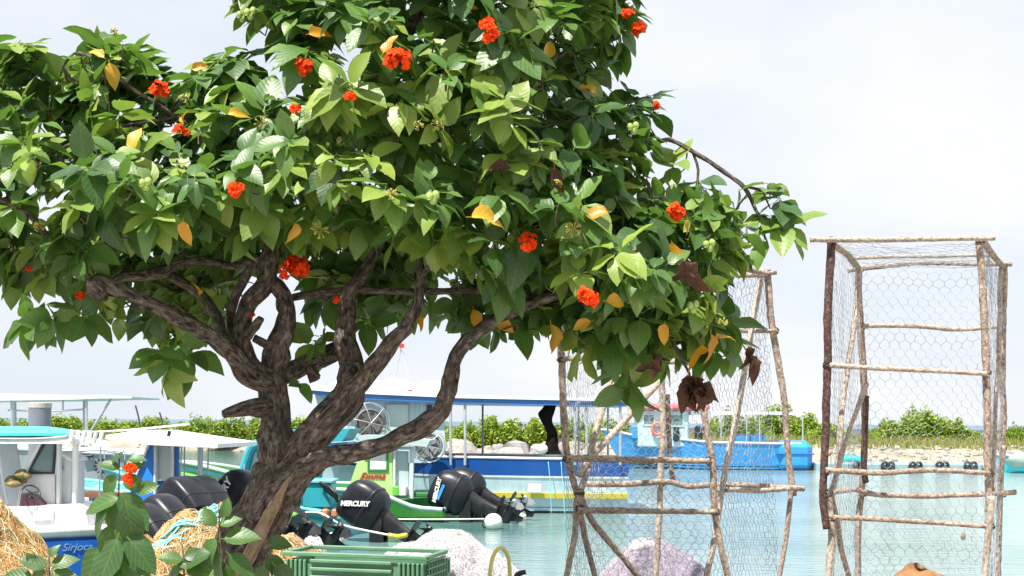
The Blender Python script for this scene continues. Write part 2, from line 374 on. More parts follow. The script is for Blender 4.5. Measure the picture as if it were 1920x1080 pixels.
for (a, b, yt, yb, d, l, n) in [
    (-40, 70, 789, 826, 64, 'low green shrub at the left edge of the photo behind the white boat cabin', 1100),
    (85, 165, 784, 832, 63, 'green shrub just right of the grey piling top', 1300),
    (150, 260, 788, 830, 65, 'green shore shrub behind the rack of rod holders', 1300),
    (240, 345, 787, 836, 64, 'yellow green shrub above the white roof of the blue boat', 1500),
    (325, 425, 784, 838, 63, 'bright shrub between the white boat roof and the tree trunk', 1700),
    (405, 505, 781, 838, 62, 'bright bushy shrub just left of the tree trunk', 1900),
    (530, 640, 785, 832, 62, 'green shrub seen between the two tree trunks', 1500),
    (800, 890, 790, 840, 51.5, 'shrub behind the left canopy posts of the white boat', 1700),
    (862, 965, 788, 840, 51, 'shrub above the rocks in the middle of the photo', 1900),
    (940, 1035, 787, 840, 51.2, 'dense shrub just left of the hanging black cloth', 1900),
    (1020, 1110, 790, 838, 51.6, 'shrub behind the left pole of the left trap frame', 1300),
    (1095, 1190, 786, 828, 61, 'shrub seen through the left trap above the blue bow', 1100),
    (1330, 1420, 778, 838, 60, 'shrub behind the middle of the far blue boat', 1700),
    (1410, 1500, 766, 838, 61, 'tall shrub behind the stern of the far blue boat', 2300),
    (1490, 1532, 779, 838, 60, 'small shrub just right of the far blue boat canopy', 900),
    (1527, 1585, 797, 850, 58, 'small shrub between the far blue boat and the right trap', 1000),
    (1632, 1700, 792, 838, 58, 'smaller left flank shrub of the bush inside the right trap', 1200),
    (1676, 1800, 768, 838, 58.5, 'largest rounded bush, seen through the right trap', 3600),
    (1882, 1975, 798, 846, 58, 'green shrub at the right edge of the photo', 1300)]:
    shr(a, b, yt, yb, d, l, n)
# grass fringe
g = MB()
for i in range(15000):
    x = U(-40, 34); e = 53.5 + 1.6 * noise.noise(Vector((x * .11, 3.3, 0))) + (-4.0 if -2.5 < x < 4 else 0) + max(0, min(8, -(x + 6) * 0.9))
    y = e + U(1.6, 6)
    if -4 < x < 5.5: continue
    z = land_z(x, y); h = U(.12, .5); t = U(0, 1); lx = gauss(0, .08)
    g.add([(x - .035, y, z - .02), (x + .035, y, z - .02), (x + lx, y + gauss(0, .05), z + h)], [(0, 1, 2)], [(t, 0, 0, 0), (t, 0, .5, 0), (t, 1, 0, 0)])
go = part('shore_grass', g, m_grass, attr='lf'); tag(go, 'strip of dry yellow green grass below the shore shrubs', 'grass', kind='stuff')

# ---- riprap bank and driftwood
m_rock = [mat('rock_a', (0.3, 0.275, 0.255), 0.85, 0.25, 5, 0.6, dirt=(0.2, 0.18, 0.16)), mat('rock_b', (0.34, 0.28, 0.2), 0.85, 0.25, 5, 0.6, dirt=(0.24, 0.18, 0.1)), mat('rock_c', (0.24, 0.23, 0.23), 0.85, 0.25, 5, 0.6)]
def rockmesh(i):
    mb = MB(); rnd = random.Random(i); vs = []
    nu, nv = 9, 6
    for j in range(1, nv):
        for k in range(nu):
            th = math.pi * j / nv; a = 2 * math.pi * k / nu
            p = Vector((math.sin(th) * math.cos(a), math.sin(th) * math.sin(a), math.cos(th)))
            m_ = max(abs(p.x), abs(p.y), abs(p.z)); p = p * (0.55 + .45 / m_) ; p *= 1 + .3 * noise.noise(p * 1.1 + Vector((i * 5, 0, 0))); vs.append(p)
    fs = [(j * nu + k, j * nu + (k + 1) % nu, (j + 1) * nu + (k + 1) % nu, (j + 1) * nu + k) for j in range(nv - 2) for k in range(nu)]
    fs += [tuple(range(nu - 1, -1, -1)), tuple((nv - 2) * nu + k for k in range(nu))]
    mb.add(vs, fs); return mb.mesh('stone', m_rock[i % 3])
rmesh = [rockmesh(i) for i in range(9)]
rb = thing('rock_bank', (1.2, 47, 0), 'bank of pale grey and tan boulders behind the white boat', 'rock bank')
rb['kind'] = 'structure'
bk = grid('bank_core', -7, 9, 45.2, 50.5, 40, 14, lambda x, y: -.35 + .8 * max(0, min(1, (y - 45.4) / 2.6)) + .05 * noise.noise(Vector((x * 2, y * 2, 4))), m_rock[1], False)
bk.parent = rb; bk.location = bk.location - Vector((1.2, 47, 0)); del bk['kind']
for row in range(4):
    x = -6.8
    while x < 8.4:
        s_ = U(.3, .62); o = bpy.data.objects.new('stone', random.choice(rmesh)); COL.objects.link(o); o.parent = rb
        yy = 45.6 + row * .75 + gauss(0, .1); zz = -.2 + .2 * row + U(-.05, .06)
        o.location = Vector((x, yy, zz)) - Vector((1.2, 47, 0)); o.scale = (s_ * U(.9, 1.4), s_, s_ * U(.55, .8)); o.rotation_euler = (gauss(0, .3), gauss(0, .3), U(0, 6.3))
        x += s_ * U(1.35, 1.8)
# beach stones right, small: stuff
bs = MB()
for i in range(380):
    x = U(14, 34) if random.random() < .8 else U(-34, -8); e = 53.5 + 1.6 * noise.noise(Vector((x * .11, 3.3, 0))) + max(0, min(8, -(x + 6) * 0.9))
    y = e + U(-.6, 2.2); r_ = U(.03, .12); bs.ball((x, y, land_z(x, y) + r_ * .2), r_, 6, 4, (1.3, 1, .7), .5)
bo = part('beach_stones', bs, m_rock[0]); tag(bo, 'pale stones scattered along the waterline of the far shore', 'stones', kind='stuff')
m_drift = mat('driftwood', (0.36, 0.24, 0.16), 0.85, 0.25, 8)
dw = thing('driftwood_pile', P(1548, 868, 46), 'small heap of tan planks beside the far blue stern', 'driftwood')
for k in range(6):
    q = MB(); a = P(1526 + k * 4, 872 - k * 2, 46); b = P(1560 + U(-6, 6), 842 + U(-10, 10) + k * 2, 46.4); q.tube([a, b], [.06, .05], 6); part('plank', q, m_drift, dw)

# ================================================================== THE FLOWERING TREE
TD = 5.0
tree = thing('flowering_tree', P(330, 1290, TD), 'gnarled spreading tree with big green leaves and orange red flowers', 'tree')
mt = MB()
ALL = []
def limb(pts, lump=.3, ridge=.009, n=18, name='branch', m=None, target=None):
    """pts: (pixel x, pixel y, radius in pixels, depth offset)"""
    w3 = [P(x, y, TD + dz) for (x, y, r, dz) in pts]; rr = [(.95 if target else .85) * r / F * (TD + dz) for (x, y, r, dz) in pts]
    p, r = crom(w3, rr, .022); mb = target or MB()
    p = [q_ + Vector((noise.noise(q_ * 9), noise.noise(q_ * 9 + Vector((5, 5, 5))), noise.noise(q_ * 9 + Vector((9, 1, 4))))) * min(.012, r[i] * .35) for i, q_ in enumerate(p)]
    mb.tube(p, r, n if max(rr) > .02 else 9, True, lump, len(ALL), ridge if max(rr) > .03 else ridge * .4); ALL.append(list(zip(p, r)))
    if target is None: return part(name, mb, m or m_bark, tree, True, 'bk')
trunk = MB()
limb([(255, 1330, 92, 0), (330, 1240, 76, 0), (395, 1130, 64, 0), (440, 1055, 58, 0), (487, 965, 52, 0), (522, 890, 50, 0), (524, 850, 42, .0), (518, 795, 29, .02), (515, 740, 28, .02), (514, 700, 29, .02), (522, 655, 25, .02), (535, 615, 21, .02), (540, 585, 18, .02), (530, 553, 17, .03), (508, 533, 18, .03), (494, 528, 14, .03)], target=trunk)
part('trunk', trunk, m_bark, tree, True, 'bk')
limb([(508, 715, 24, -.04), (482, 702, 25, -.06), (462, 676, 19, -.07), (455, 640, 17, -.06), (455, 595, 17, -.04), (470, 558, 19, -.02), (496, 530, 21, 0), (505, 490, 20, .02), (511, 452, 17, .05), (492, 425, 12, .06), (474, 392, 10, .05), (466, 350, 8, 0)])
limb([(510, 460, 15, .05), (528, 425, 13, .1), (540, 375, 11, .12), (530, 310, 9, .1), (500, 240, 7, .05), (470, 150, 5, .05)])
limb([(512, 722, 22, 0), (470, 705, 24, -.08), (436, 668, 21, -.16), (398, 633, 17, -.24), (330, 595, 17, -.32), (270, 562, 16, -.4), (215, 537, 15, -.48), (176, 522, 14, -.5)])
limb([(176, 522, 13, -.5), (176, 545, 19, -.5), (192, 560, 18, -.5)], .5)
limb([(430, 662, 13, -.1), (416, 622, 12, -.02), (405, 590, 12, .04), (384, 560, 11, .1), (352, 536, 10, .16), (322, 520, 12, .2)])
limb([(190, 545, 7, .1), (230, 520, 10, .15), (268, 515, 12, .2), (310, 508, 12, .2), (342, 493, 10, .2), (385, 490, 8, .2), (440, 497, 8, .2), (478, 488, 9, .1)])
limb([(488, 480, 9, .1), (452, 535, 11, .18), (432, 585, 11, .2), (440, 640, 10, .1), (470, 690, 10, .04)])
limb([(502, 762, 22, 0), (468, 764, 19, -.06), (440, 770, 14, -.1), (418, 778, 8, -.12)])
limb([(512, 650, 11, 0), (492, 642, 9, -.03), (476, 634, 8, -.05)]); limb([(462, 632, 11, -.06), (478, 612, 10, -.1), (489, 596, 8, -.12)])
limb([(530, 700, 20, .04), (575, 684, 19, .12), (618, 662, 21, .16), (650, 645, 16, .12)])
limb([(578, 690, 9, .06), (590, 712, 13, .04)], .5)
limb([(530, 905, 40, -.02), (556, 858, 40, -.05), (588, 818, 37, -.08), (622, 780, 36, -.1), (650, 745, 37, -.1), (658, 705, 27, -.06), (656, 668, 23, -.02), (645, 630, 22, .02), (650, 585, 20, .05), (656, 552, 18, .05), (672, 522, 14, .06), (692, 495, 12, .08), (720, 440, 9, .1), (740, 360, 8, .1), (735, 280, 7, .05), (700, 200, 6, 0)])
limb([(660, 735, 26, -.1), (690, 702, 21, -.16), (728, 648, 18, -.22), (762, 610, 16, -.26), (782, 578, 13, -.28), (786, 540, 11, -.28), (790, 505, 10, -.26), (785, 455, 8, -.22), (791, 395, 7, -.2), (800, 320, 6, -.2), (830, 250, 5, -.2)])
limb([(788, 518, 7, -.27), (803, 502, 6, -.3), (820, 494, 5, -.33)])
limb([(540, 560, 8, .1), (620, 548, 9, .1), (700, 545, 8, .05), (800, 547, 8, 0), (900, 545, 7, 0), (985, 545, 6, .05), (1050, 520, 5, .05)])
limb([(490, 985, 44, -.04), (528, 928, 44, -.07), (562, 888, 32, -.12), (602, 862, 24, -.18), (655, 850, 21, -.24), (712, 838, 20, -.3), (762, 814, 20, -.34), (808, 785, 21, -.36), (834, 758, 19, -.36), (842, 718, 16, -.36), (850, 682, 15, -.34), (868, 648, 15, -.32), (900, 620, 14, -.3), (942, 594, 12, -.3), (1000, 570, 11, -.3), (1060, 548, 9, -.3), (1130, 520, 7, -.25), (1200, 470, 6, -.2), (1260, 400, 5, -.15)])
limb([(700, 205, 9, .0), (735, 120, 11, .0), (765, 60, 12, 0), (800, 5, 12, 0), (830, -60, 11, 0)])
limb([(735, 120, 7, .0), (800, 150, 6, -.1), (900, 170, 5, -.2), (1000, 140, 5, -.2), (1080, 80, 4, -.2)])
limb([(1040, 300, 6, .1), (1120, 300, 6, .05), (1195, 285, 6, 0), (1225, 272, 6, 0), (1252, 262, 5, 0), (1300, 285, 4.5, 0), (1350, 318, 4, 0), (1395, 352, 4, 0), (1418, 395, 3, 0), (1430, 412, 2.5, 0)])
limb([(1300, 285, 3, 0), (1310, 320, 2.5, 0), (1306, 350, 2, 0)]); limb([(1388, 348, 3, 0), (1430, 358, 2.5, 0), (1458, 368, 2, 0)])
limb([(1215, 345, 4, -.1), (1226, 400, 4.5, -.15), (1225, 440, 4, -.15), (1235, 495, 3, -.15)]); limb([(1240, 385, 4, -.1), (1256, 430, 4, -.16), (1268, 480, 3, -.16), (1272, 520, 3, -.16)])
limb([(1250, 610, 3, -.2), (1270, 660, 3, -.2), (1292, 700, 2.5, -.2), (1296, 730, 2, -.2)])
limb([(466, 350, 8, 0), (420, 280, 7, -.1), (330, 220, 6, -.25), (240, 160, 5, -.3), (175, 110, 4, -.3), (140, 100, 3, -.3), (118, 125, 2.5, -.3)])
limb([(330, 220, 5, -.25), (220, 240, 5, -.35), (110, 280, 4, -.45), (20, 320, 4, -.5), (-80, 330, 4, -.5)])
limb([(176, 530, 9, -.4), (110, 470, 7, -.4), (50, 400, 6, -.4), (-30, 360, 5, -.4)])
# bare heartwood strip on the trunk
bw = MB(); pts = [(548, 888, 4), (524, 930, 9), (496, 982, 12), (472, 1032, 13), (444, 1086, 11), (405, 1150, 5)]
w3 = [P(x, y, TD - .15) for x, y, r in pts]; p_, r_ = crom(w3, [r * 1.0 / F * TD for x, y, r in pts], .02); bw.tube(p_, r_, 12, True, .3, 3, .004)
part('bare_wood', bw, m_bare, tree, True, 'bk')

# ---- leaves
def leaf_geo(mb, M, tint, bend=0.25, fold=0.2, wav=0.04, wid=0.31, rs=None):
    """one ovate blade, length 1 along +y, upper face +z; M places it"""
    prof = [(0, .02), (.05, .34), (.15, .76), (.32, 1.0), (.52, .97), (.70, .75), (.84, .44), (.94, .15), (1.0, .0)]
    vs = []; at = []; ph = U(0, 6)
    for (t, wd) in prof:
        zc = -bend * t * t
        for c in (-1, -.5, 0, .5, 1):
            x = c * wd * wid; z = zc + fold * abs(x) + wav * math.sin(t * 9 + ph + c) * abs(c) * wd
            vs.append(M @ Vector((x, t - .08 * abs(bend) * t * t, z))); at.append((tint, t, abs(c) * wd, 0))
    fs = []
    for i in range(len(prof) - 1):
        for k in range(4):
            a = i * 5 + k; fs.append((a, a + 1, a + 6, a + 5))
    # petiole
    mb.add(vs, fs, at)
    p0 = M @ Vector((0, -.14, .03)); p1 = M @ Vector((0, .02, 0)); s_ = (M @ Vector((.012, 0, 0)) - M @ Vector((0, 0, 0)))
    nz = (M @ Vector((0, 0, .012)) - M @ Vector((0, 0, 0)))
    mb.add([p0 - s_, p0 + s_, p1 + s_, p1 - s_, p0 - nz, p0 + nz, p1 + nz, p1 - nz], [(0, 1, 2, 3), (4, 5, 6, 7)], [(.8, 0, 0, 0)] * 8)

crown = [(0, 72), (40, 66), (72, 98), (110, 120), (165, 92), (190, 70), (240, 75), (282, 92), (285, 128), (330, 150), (372, 120), (400, 84), (440, 80), (412, 40), (408, -20), (402, -90), (450, -200), (600, -290), (880, -310), (1080, -240), (1180, -110), (1195, 60), (1165, 90), (1195, 140), (1216, 200), (1240, 245), (1232, 300), (1258, 335), (1335, 350), (1385, 372), (1418, 430), (1405, 480), (1372, 500), (1388, 545), (1380, 590), (1405, 630), (1420, 655), (1400, 690), (1340, 680), (1290, 665), (1230, 690), (1175, 715), (1150, 690), (1105, 668), (1060, 640), (1010, 610), (965, 628), (920, 640), (860, 615), (815, 588), (765, 605), (700, 600), (640, 590), (605, 620), (565, 575), (552, 500), (480, 505), (450, 555), (410, 640), (365, 675), (325, 690), (285, 650), (240, 612), (190, 595), (140, 612), (95, 632), (40, 635), (30, 598), (75, 570), (60, 545), (-20, 530), (-180, 520), (-180, 60)]
gaps = [(508, 132, 34), (448, 62, 16), (655, 88, 26), (90, 560, 20), (80, 385, 14), (503, 632, 30), (590, 590, 8)]
def inpoly(x, y):
    c = False; n = len(crown); j = n - 1
    for i in range(n):
        xi, yi = crown[i]; xj, yj = crown[j]
        if (yi > y) != (yj > y) and x < (xj - xi) * (y - yi) / (yj - yi) + xi: c = not c
        j = i
    return c
def edge(x, y):
    b = 1e9; n = len(crown)
    for i in range(n):
        ax, ay = crown[i]; bx, by = crown[(i + 1) % n]; dx, dy = bx - ax, by - ay
        t = max(0, min(1, ((x - ax) * dx + (y - ay) * dy) / (dx * dx + dy * dy))); b = min(b, math.hypot(x - ax - t * dx, y - ay - t * dy))
    return b
LEAVES = []      # (matrix, tint, bend, material key)
TW = MB()
BR = [(p, r) for l in ALL for (p, r) in l[::4]]
BRN = np.array([tuple(p) for p, r in BR])
CC = P(640, 420, TD)
def rosette(c, axis, nl, size, key='g', tint0=None, tilt=(45, 100)):
    axis = axis.normalized(); a0 = axis.orthogonal().normalized(); ph = U(0, 6.28)
    tr = tint0 if tint0 is not None else max(0, min(1, gauss(.5, .3)))
    for k in range(nl):
        az = ph + k * 2.4 + gauss(0, .2); el = R(U(*tilt)); s_ = size * U(.75, 1.2)
        side = a0.copy(); side.rotate(Matrix.Rotation(az, 3, axis))
        d = (axis * math.cos(el) + side * math.sin(el)); d.z -= U(.1, .75); d.normalize()
        n = axis * 1.0 + Vector((0, 0, .9)) + Vector((gauss(0, .35), gauss(0, .35), gauss(0, .2)))
        n = n - d * n.dot(d)
        if n.length < .05: n = d.orthogonal()
        n.normalize(); x = d.cross(n)
        M = Matrix(((x.x, d.x, n.x, 0), (x.y, d.y, n.y, 0), (x.z, d.z, n.z, 0), (0, 0, 0, 1))); M = Matrix.Translation(c + axis * U(-.03, .012) + d * s_ * .13) @ M @ Matrix.Scale(s_, 4)
        LEAVES.append((M, max(0, min(1, tr + gauss(0, .12))), U(.08, .45), key))
def twig_to(c, axis):
    dd = ((BRN - np.array(tuple(c))) ** 2).sum(1); i = int(dd.argmin()); b = Vector(BRN[i]); ln = (b - c).length
    base = b if ln < .16 else c + (b - c) * (.07 / ln)
    mid = (c - axis * .07 + base) / 2 + Vector((0, 0, -.02))
    TW.tube([base, mid, c - axis * .05, c], [.0036, .0034, .003, .0022], 5, False)
for x0 in range(0, 1):
    made = 0; tries = 0
    while made < 1620 and tries < 20000:
        tries += 1; x = U(-180, 1430); y = U(-310, 720)
        if not inpoly(x, y): continue
        if any(math.hypot(x - gx, y - gy) < gr + 26 for gx, gy, gr in gaps): continue
        e = edge(x, y)
        if e < 16: continue
        ht = min(.95, .10 + e / 240); k = U(-1, 1); dz = ht * math.copysign(abs(k) ** .7, k)
        if 830 <= x < 1075 and y > 520 and dz < -.12: dz = U(-.1, .5)
        if 150 < x < 830 and y > 425 + 40 * abs(x - 500) / 330 and dz < .32: dz = U(.32, .8)
        c = P(x, y, TD + dz); o = (c - CC); o.y *= 1.4; o.normalize()
        ax = o * .7 + Vector((gauss(0, .4), gauss(-.15, .4), gauss(.55, .4)))
        rosette(c, ax, random.choice((5, 6, 7, 8)), U(.085, .14)); twig_to(c, ax.normalized()); made += 1
# outlying sprays
for (x, y, dz, nl, s_) in [(1462, 375, 0, 8, .12), (1440, 350, 0.02, 6, .11), (1470, 420, -.02, 6, .14), (1455, 400, .03, 6, .12), (1430, 440, 0, 4, .12), (300, 655, -.35, 5, .14), (352, 660, -.2, 6, .15), (318, 690, -.3, 4, .13), (55, 600, -.4, 7, .13), (100, 590, -.4, 6, .13), (160, 590, -.4, 5, .13), (1165, 700, -.2, 5, .16), (1180, 728, -.2, 3, .16), (1085, 655, -.3, 4, .15), (600, 630, .1, 5, .13), (690, 600, .1, 5, .13), (590, 640, .12, 4, .12), (1310, 340, 0, 6, .15), (1260, 310, 0, 6, .13), (200, 90, -.3, 5, .14), (230, 85, -.3, 6, .13), (42, 80, -.3, 7, .13), (660, 690, -.05, 3, .09), (560, 716, .05, 2, .1), (1215, 180, 0, 6, .12), (1222, 210, 0, 5, .12), (372, 140, -.2, 6, .12), (345, 155, -.2, 5, .12), (420, 105, -.1, 6, .12), (440, 130, -.05, 6, .12), (470, 165, 0, 6, .12), (560, 75, 0, 6, .12), (600, 100, 0, 6, .12)]:
    c = P(x, y, TD + dz); ax = Vector((gauss(0, .3), gauss(-.3, .2), .6)) if y < 500 else Vector((gauss(0, .4), gauss(-.3, .3), -.1)); rosette(c, ax, nl, s_); twig_to(c, ax.normalized())
# young shoot leaves, very bright, in front
for (x, y, dz, s_) in [(1160, 465, -.85, .12), (690, 290, -.9, .1), (630, 290, -.9, .1), (285, 410, -.85, .1), (1085, 510, -.8, .1)]:
    c = P(x, y, TD + dz); rosette(c, Vector((gauss(0, .2), -.6, .5)), 7, s_, tint0=.95)

# ---- find which leaves show, and how deep the front of the crown lies
zb = {}; CELL = 7.0
lp = []
SAMP = [(x * .2 * w_, t) for t, w_ in ((.12, .6), (.3, 1), (.5, .95), (.7, .65), (.88, .3)) for x in (-1, 0, 1)]
for i, (M, t, b, k) in enumerate(LEAVES):
    for (sx, st) in SAMP:
        x, y, d = proj(M @ Vector((sx, st, -b * st * st))); key = (int(x // CELL), int(y // CELL))
        if key not in zb or zb[key][0] > d: zb[key] = (d, i)
vis = [0] * len(LEAVES)
for (d, i) in zb.values(): vis[i] += 1
def front(x, y, r=14):
    b = TD
    for dx in (-r, 0, r):
        for dy in (-r, 0, r):
            z = zb.get((int((x + dx) // CELL), int((y + dy) // CELL)))
            if z: b = min(b, z[0])
    return b
YEL = [(1037, 637, .13, -80), (920, 402, .13, 10), (1303, 665, .12, 200), (1337, 655, .13, -80), (1360, 626, .11, 30), (1243, 627, .085, -100), (1160, 563, .09, 5), (1115, 397, .09, 180), (945, 608, .1, -40), (790, 605, .07, -60), (250, 256, .1, 80), (346, 438, .1, -85), (553, 437, .09, -90), (1030, 92, .1, 75), (1100, 160, .09, 140), (600, 57, .09, 20), (375, 125, .08, 15), (212, 140, .1, -70), (340, 217, .08, 110), (373, 540, .06, 90), (445, 210, .08, 10), (1290, 425, .07, -60), (1265, 470, .07, -70), (875, 10, .09, 5), (1090, 610, .09, 200), (730, 80, .08, 60), (180, 100, .08, 150), (895, 600, .1, -70)]
DEAD = [(1300, 505, .15, -20), (1290, 520, .14, -50), (1305, 530, .13, -70), (1275, 515, .12, -110), (1215, 690, .14, 170), (1232, 683, .1, -60), (1410, 685, .13, -70), (1404, 672, .12, -85), (1296, 735, .14, -95), (1312, 740, .15, -75), (1283, 745, .13, -110), (1325, 735, .13, -15), (1300, 750, .14, -80), (1288, 750, .12, -95), (1307, 728, .12, -60), (1280, 735, .12, -130), (1318, 752, .13, -100), (1292, 722, .1, -80), (1228, 695, .12, -120), (1414, 695, .11, -100), (1312, 515, .12, -10), (1284, 500, .1, -60), (1045, 340, .11, -80), (940, 312, .1, 20)]
def special(lst, key):
    for (x, y, s_, ang) in lst:
        d = front(x, y) - .04 if (key == 'y' or front(x, y) < TD - .3) else TD - .28; a = R(ang); s_ *= U(.75, 1)
        dr = (RT * math.cos(a) + UP * math.sin(a) + Vector((0, U(-.25, .25), 0))).normalized(); n = Vector((gauss(0, .9), -1, U(.2, 1.2))); n = (n - dr * n.dot(dr)).normalized(); xx = dr.cross(n)
        M = Matrix.Translation(P(x, y, d) - dr * s_ * .5) @ Matrix(((xx.x, dr.x, n.x, 0), (xx.y, dr.y, n.y, 0), (xx.z, dr.z, n.z, 0), (0, 0, 0, 1))) @ Matrix.Scale(s_, 4)
        LEAVES.append((M, U(0, 1), U(.1, .5) if key == 'y' else U(.3, .8), key)); vis.append(99)
special(YEL, 'y'); special(DEAD, 'd')
order = sorted(range(len(LEAVES)), key=lambda i: -vis[i]); big = set(order[:300])
MATK = {'g': m_leaf, 'y': m_yellow, 'd': m_dead}
VAR = {}
for k in 'gyd':
    for ti in range(6 if k == 'g' else 3):
        for bi in range(3):
            mb = MB(); tn = (ti + .5) / 6 if k == 'g' else (ti + .5) / 3
            leaf_geo(mb, Matrix.Identity(4), tn, (.1, .26, .42)[bi] if k == 'g' else (.2, .45, .7)[bi] if k == 'y' else (.4, .7, .9)[bi], U(.1, .3) if k == 'g' else U(.2, .7) if k == 'y' else 1.3, .03 if k == 'g' else .07 if k == 'y' else .2, .31 if k == 'g' else .28 if k == 'y' else .2)
            VAR[(k, ti, bi)] = mb.mesh('leaf', MATK[k], None, True, 'lf')
fol = MB(); torg = Vector(ORG[tree.name])
for i, (M, t, b, k) in enumerate(LEAVES):
    if i in big:
        o = bpy.data.objects.new('leaf', VAR[(k, min(5, int(t * 6)) if k == 'g' else min(2, int(t * 3)), min(2, int(b / .15)) if k == 'g' else random.randrange(3))])
        COL.objects.link(o); o.parent = tree; M2 = M.copy(); M2.translation = M.translation - torg; o.matrix_local = M2
    else: leaf_geo(fol, M, t, b, U(.08, .32), .035)
part('foliage', fol, m_leaf, tree, True, 'lf', 'stuff')
part('twigs', TW, m_twig, tree, True, 'bk', 'stuff')
# ---- flowers, buds, fruit
def floret(mb, c, ax, r):
    ax = ax.normalized(); a0 = ax.orthogonal().normalized(); ph = U(0, 6)
    for k in range(6):
        s_ = a0.copy(); s_.rotate(Matrix.Rotation(ph + k * 1.047, 3, ax)); t_ = ax.cross(s_); j = U(.75, 1.2) * r
        pts = [c - ax * r * .5, c + s_ * j * .5 - t_ * j * .3 + ax * U(-.05, .1) * r, c + s_ * j - t_ * j * .42 + ax * U(-.25, .25) * r, c + s_ * j * 1.08 + ax * U(-.3, .1) * r, c + s_ * j + t_ * j * .42 + ax * U(-.25, .25) * r, c + s_ * j * .5 + t_ * j * .3 + ax * U(-.05, .1) * r]
        mb.add(pts, [(0, 1, 5), (1, 2, 3), (1, 3, 5), (5, 3, 4)])
FL = [(573, 122, 20), (743, 110, 24), (912, 42, 14), (923, 62, 17), (555, 497, 30), (440, 352, 18), (340, 243, 15), (297, 167, 18), (553, 201, 12), (990, 452, 18), (1103, 556, 20), (1268, 397, 17), (1195, 50, 16), (1178, 22, 12), (1232, 195, 9), (55, 506, 9), (148, 552, 10), (655, 178, 12), (474, 592, 8), (631, 560, 8), (330, 245, 8)]
for (x, y, r) in FL:
    d = min(front(x, y), TD) - .05; c = P(x, y, d); mb = MB(); rw = r / F * d; nf = max(4, int(r / 1.7))
    for k in range(nf):
        o = Vector((max(-.8, min(.8, gauss(0, .42))), gauss(0, .3) - .2, max(-.7, min(.7, gauss(0, .38))))) * rw
        floret(mb, c + o, Vector((o.x, -.6 * rw, o.z + .3 * rw)), min(.024, rw * .55) * U(.8, 1.15))
    part('flower_cluster', mb, m_petal, tree)
for (x, y, r) in [(600, 430, 18), (1075, 430, 16), (490, 232, 14), (640, 265, 10), (735, 365, 12), (820, 232, 12), (350, 185, 10), (1045, 345, 10), (215, 60, 8), (1355, 605, 10), (75, 425, 12), (785, 235, 10)]:
    d = front(x, y) - .03; mb = MB(); rw = r / F * d
    for k in range(16):
        dr = Vector((gauss(0, 1), gauss(-.4, .6), gauss(.2, .8))).normalized(); c = P(x, y, d); mb.tube([c, c + dr * rw * .6, c + dr * rw], [.0012, .0016, .004], 5)
    part('bud_cluster', mb, m_bud, tree, True)
for (x, y) in [(812, 370), (1187, 240), (470, 25), (273, 345), (1330, 460), (1300, 575), (455, 30)]:
    d = front(x, y) - .03; mb = MB()
    for k in range(4): mb.ball(P(x + (-6, 5, 0, 2)[k], y + (-2, -5, 6, 1)[k], d + .004 * k), .013, 9, 6, (1, 1, 1.2))
    part('fruit_cluster', mb, m_fruit, tree, True)

# ---- seedlings and basal shoots in front
def shoot(pts, leaves, label, flower=None):
    base = P(pts[0][0], pts[0][1], pts[0][2]); t = thing('young_plant', base, label, 'plant', 'young plants in the foreground')
    w3 = [P(*p) for p in pts]; p, r = crom(w3, [.006 - .004 * i / (len(pts) - 1) for i in range(len(pts))], .03); mb = MB(); mb.tube(p, r, 7); part('stem', mb, m_twig, t, True, 'bk')
    for (x, y, d, s_, ang, tn) in leaves:
        a = R(ang); dr = (RT * math.cos(a) + UP * math.sin(a) + Vector((0, U(-.3, .1), 0))).normalized(); n = Vector((gauss(0, .4), -.8, U(.3, 1.0))); n = (n - dr * n.dot(dr)).normalized(); xx = dr.cross(n)
        M = Matrix.Translation(P(x, y, d) - base) @ Matrix(((xx.x, dr.x, n.x, 0), (xx.y, dr.y, n.y, 0), (xx.z, dr.z, n.z, 0), (0, 0, 0, 1))) @ Matrix.Scale(s_, 4)
        o = bpy.data.objects.new('leaf', VAR[('g', min(5, int(tn * 3.2)), random.randrange(3))]); COL.objects.link(o); o.parent = t; o.matrix_local = M  # darker tint variants picked: crown shade put into the leaf colour
    for (x, y, d, r) in (flower or []):
        mb = MB(); c = P(x, y, d); rw = r / F * d
        for k in range(4): floret(mb, c + Vector((gauss(0, .3), gauss(0, .2), gauss(0, .3))) * rw, Vector((gauss(.5, .3), -.7, .2)), rw * .8)
        part('flower_cluster', mb, m_petal, t)
    return t
D1 = 3.9
shoot([(205, 1440, D1), (212, 1250, D1), (218, 1080, D1), (222, 960, D1), (224, 850, D1)],
      [(228, 880, D1, .075, 20, .3), (222, 880, D1, .07, 150, .3), (215, 890, D1, .085, -115, .4), (232, 895, D1, .085, -30, .5), (225, 925, D1 - .02, .15, -50, .15), (222, 935, D1 - .02, .12, -165, .6), (215, 940, D1, .13, -95, .35), (200, 955, D1 - .04, .11, -125, .3), (238, 950, D1 - .05, .14, -80, .2), (205, 985, D1 - .03, .13, -80, .5), (240, 1000, D1 - .02, .16, -60, .2), (220, 1010, D1 - .05, .16, -110, .3), (230, 1030, D1 - .03, .19, -85, .1), (195, 1030, D1 - .02, .17, -130, .25), (245, 1015, D1 - .06, .13, -45, .1), (205, 1060, D1 - .05, .16, -95, .15), (255, 920, D1, .08, 15, .45), (210, 870, D1, .06, 60, .3), (240, 862, D1, .06, 8, .35)],
      'tallest young leafy plant with a red flower, in front of the blue boat', [(246, 878, D1 - .03, 11), (240, 898, D1 - .03, 11)])
D2 = 3.9
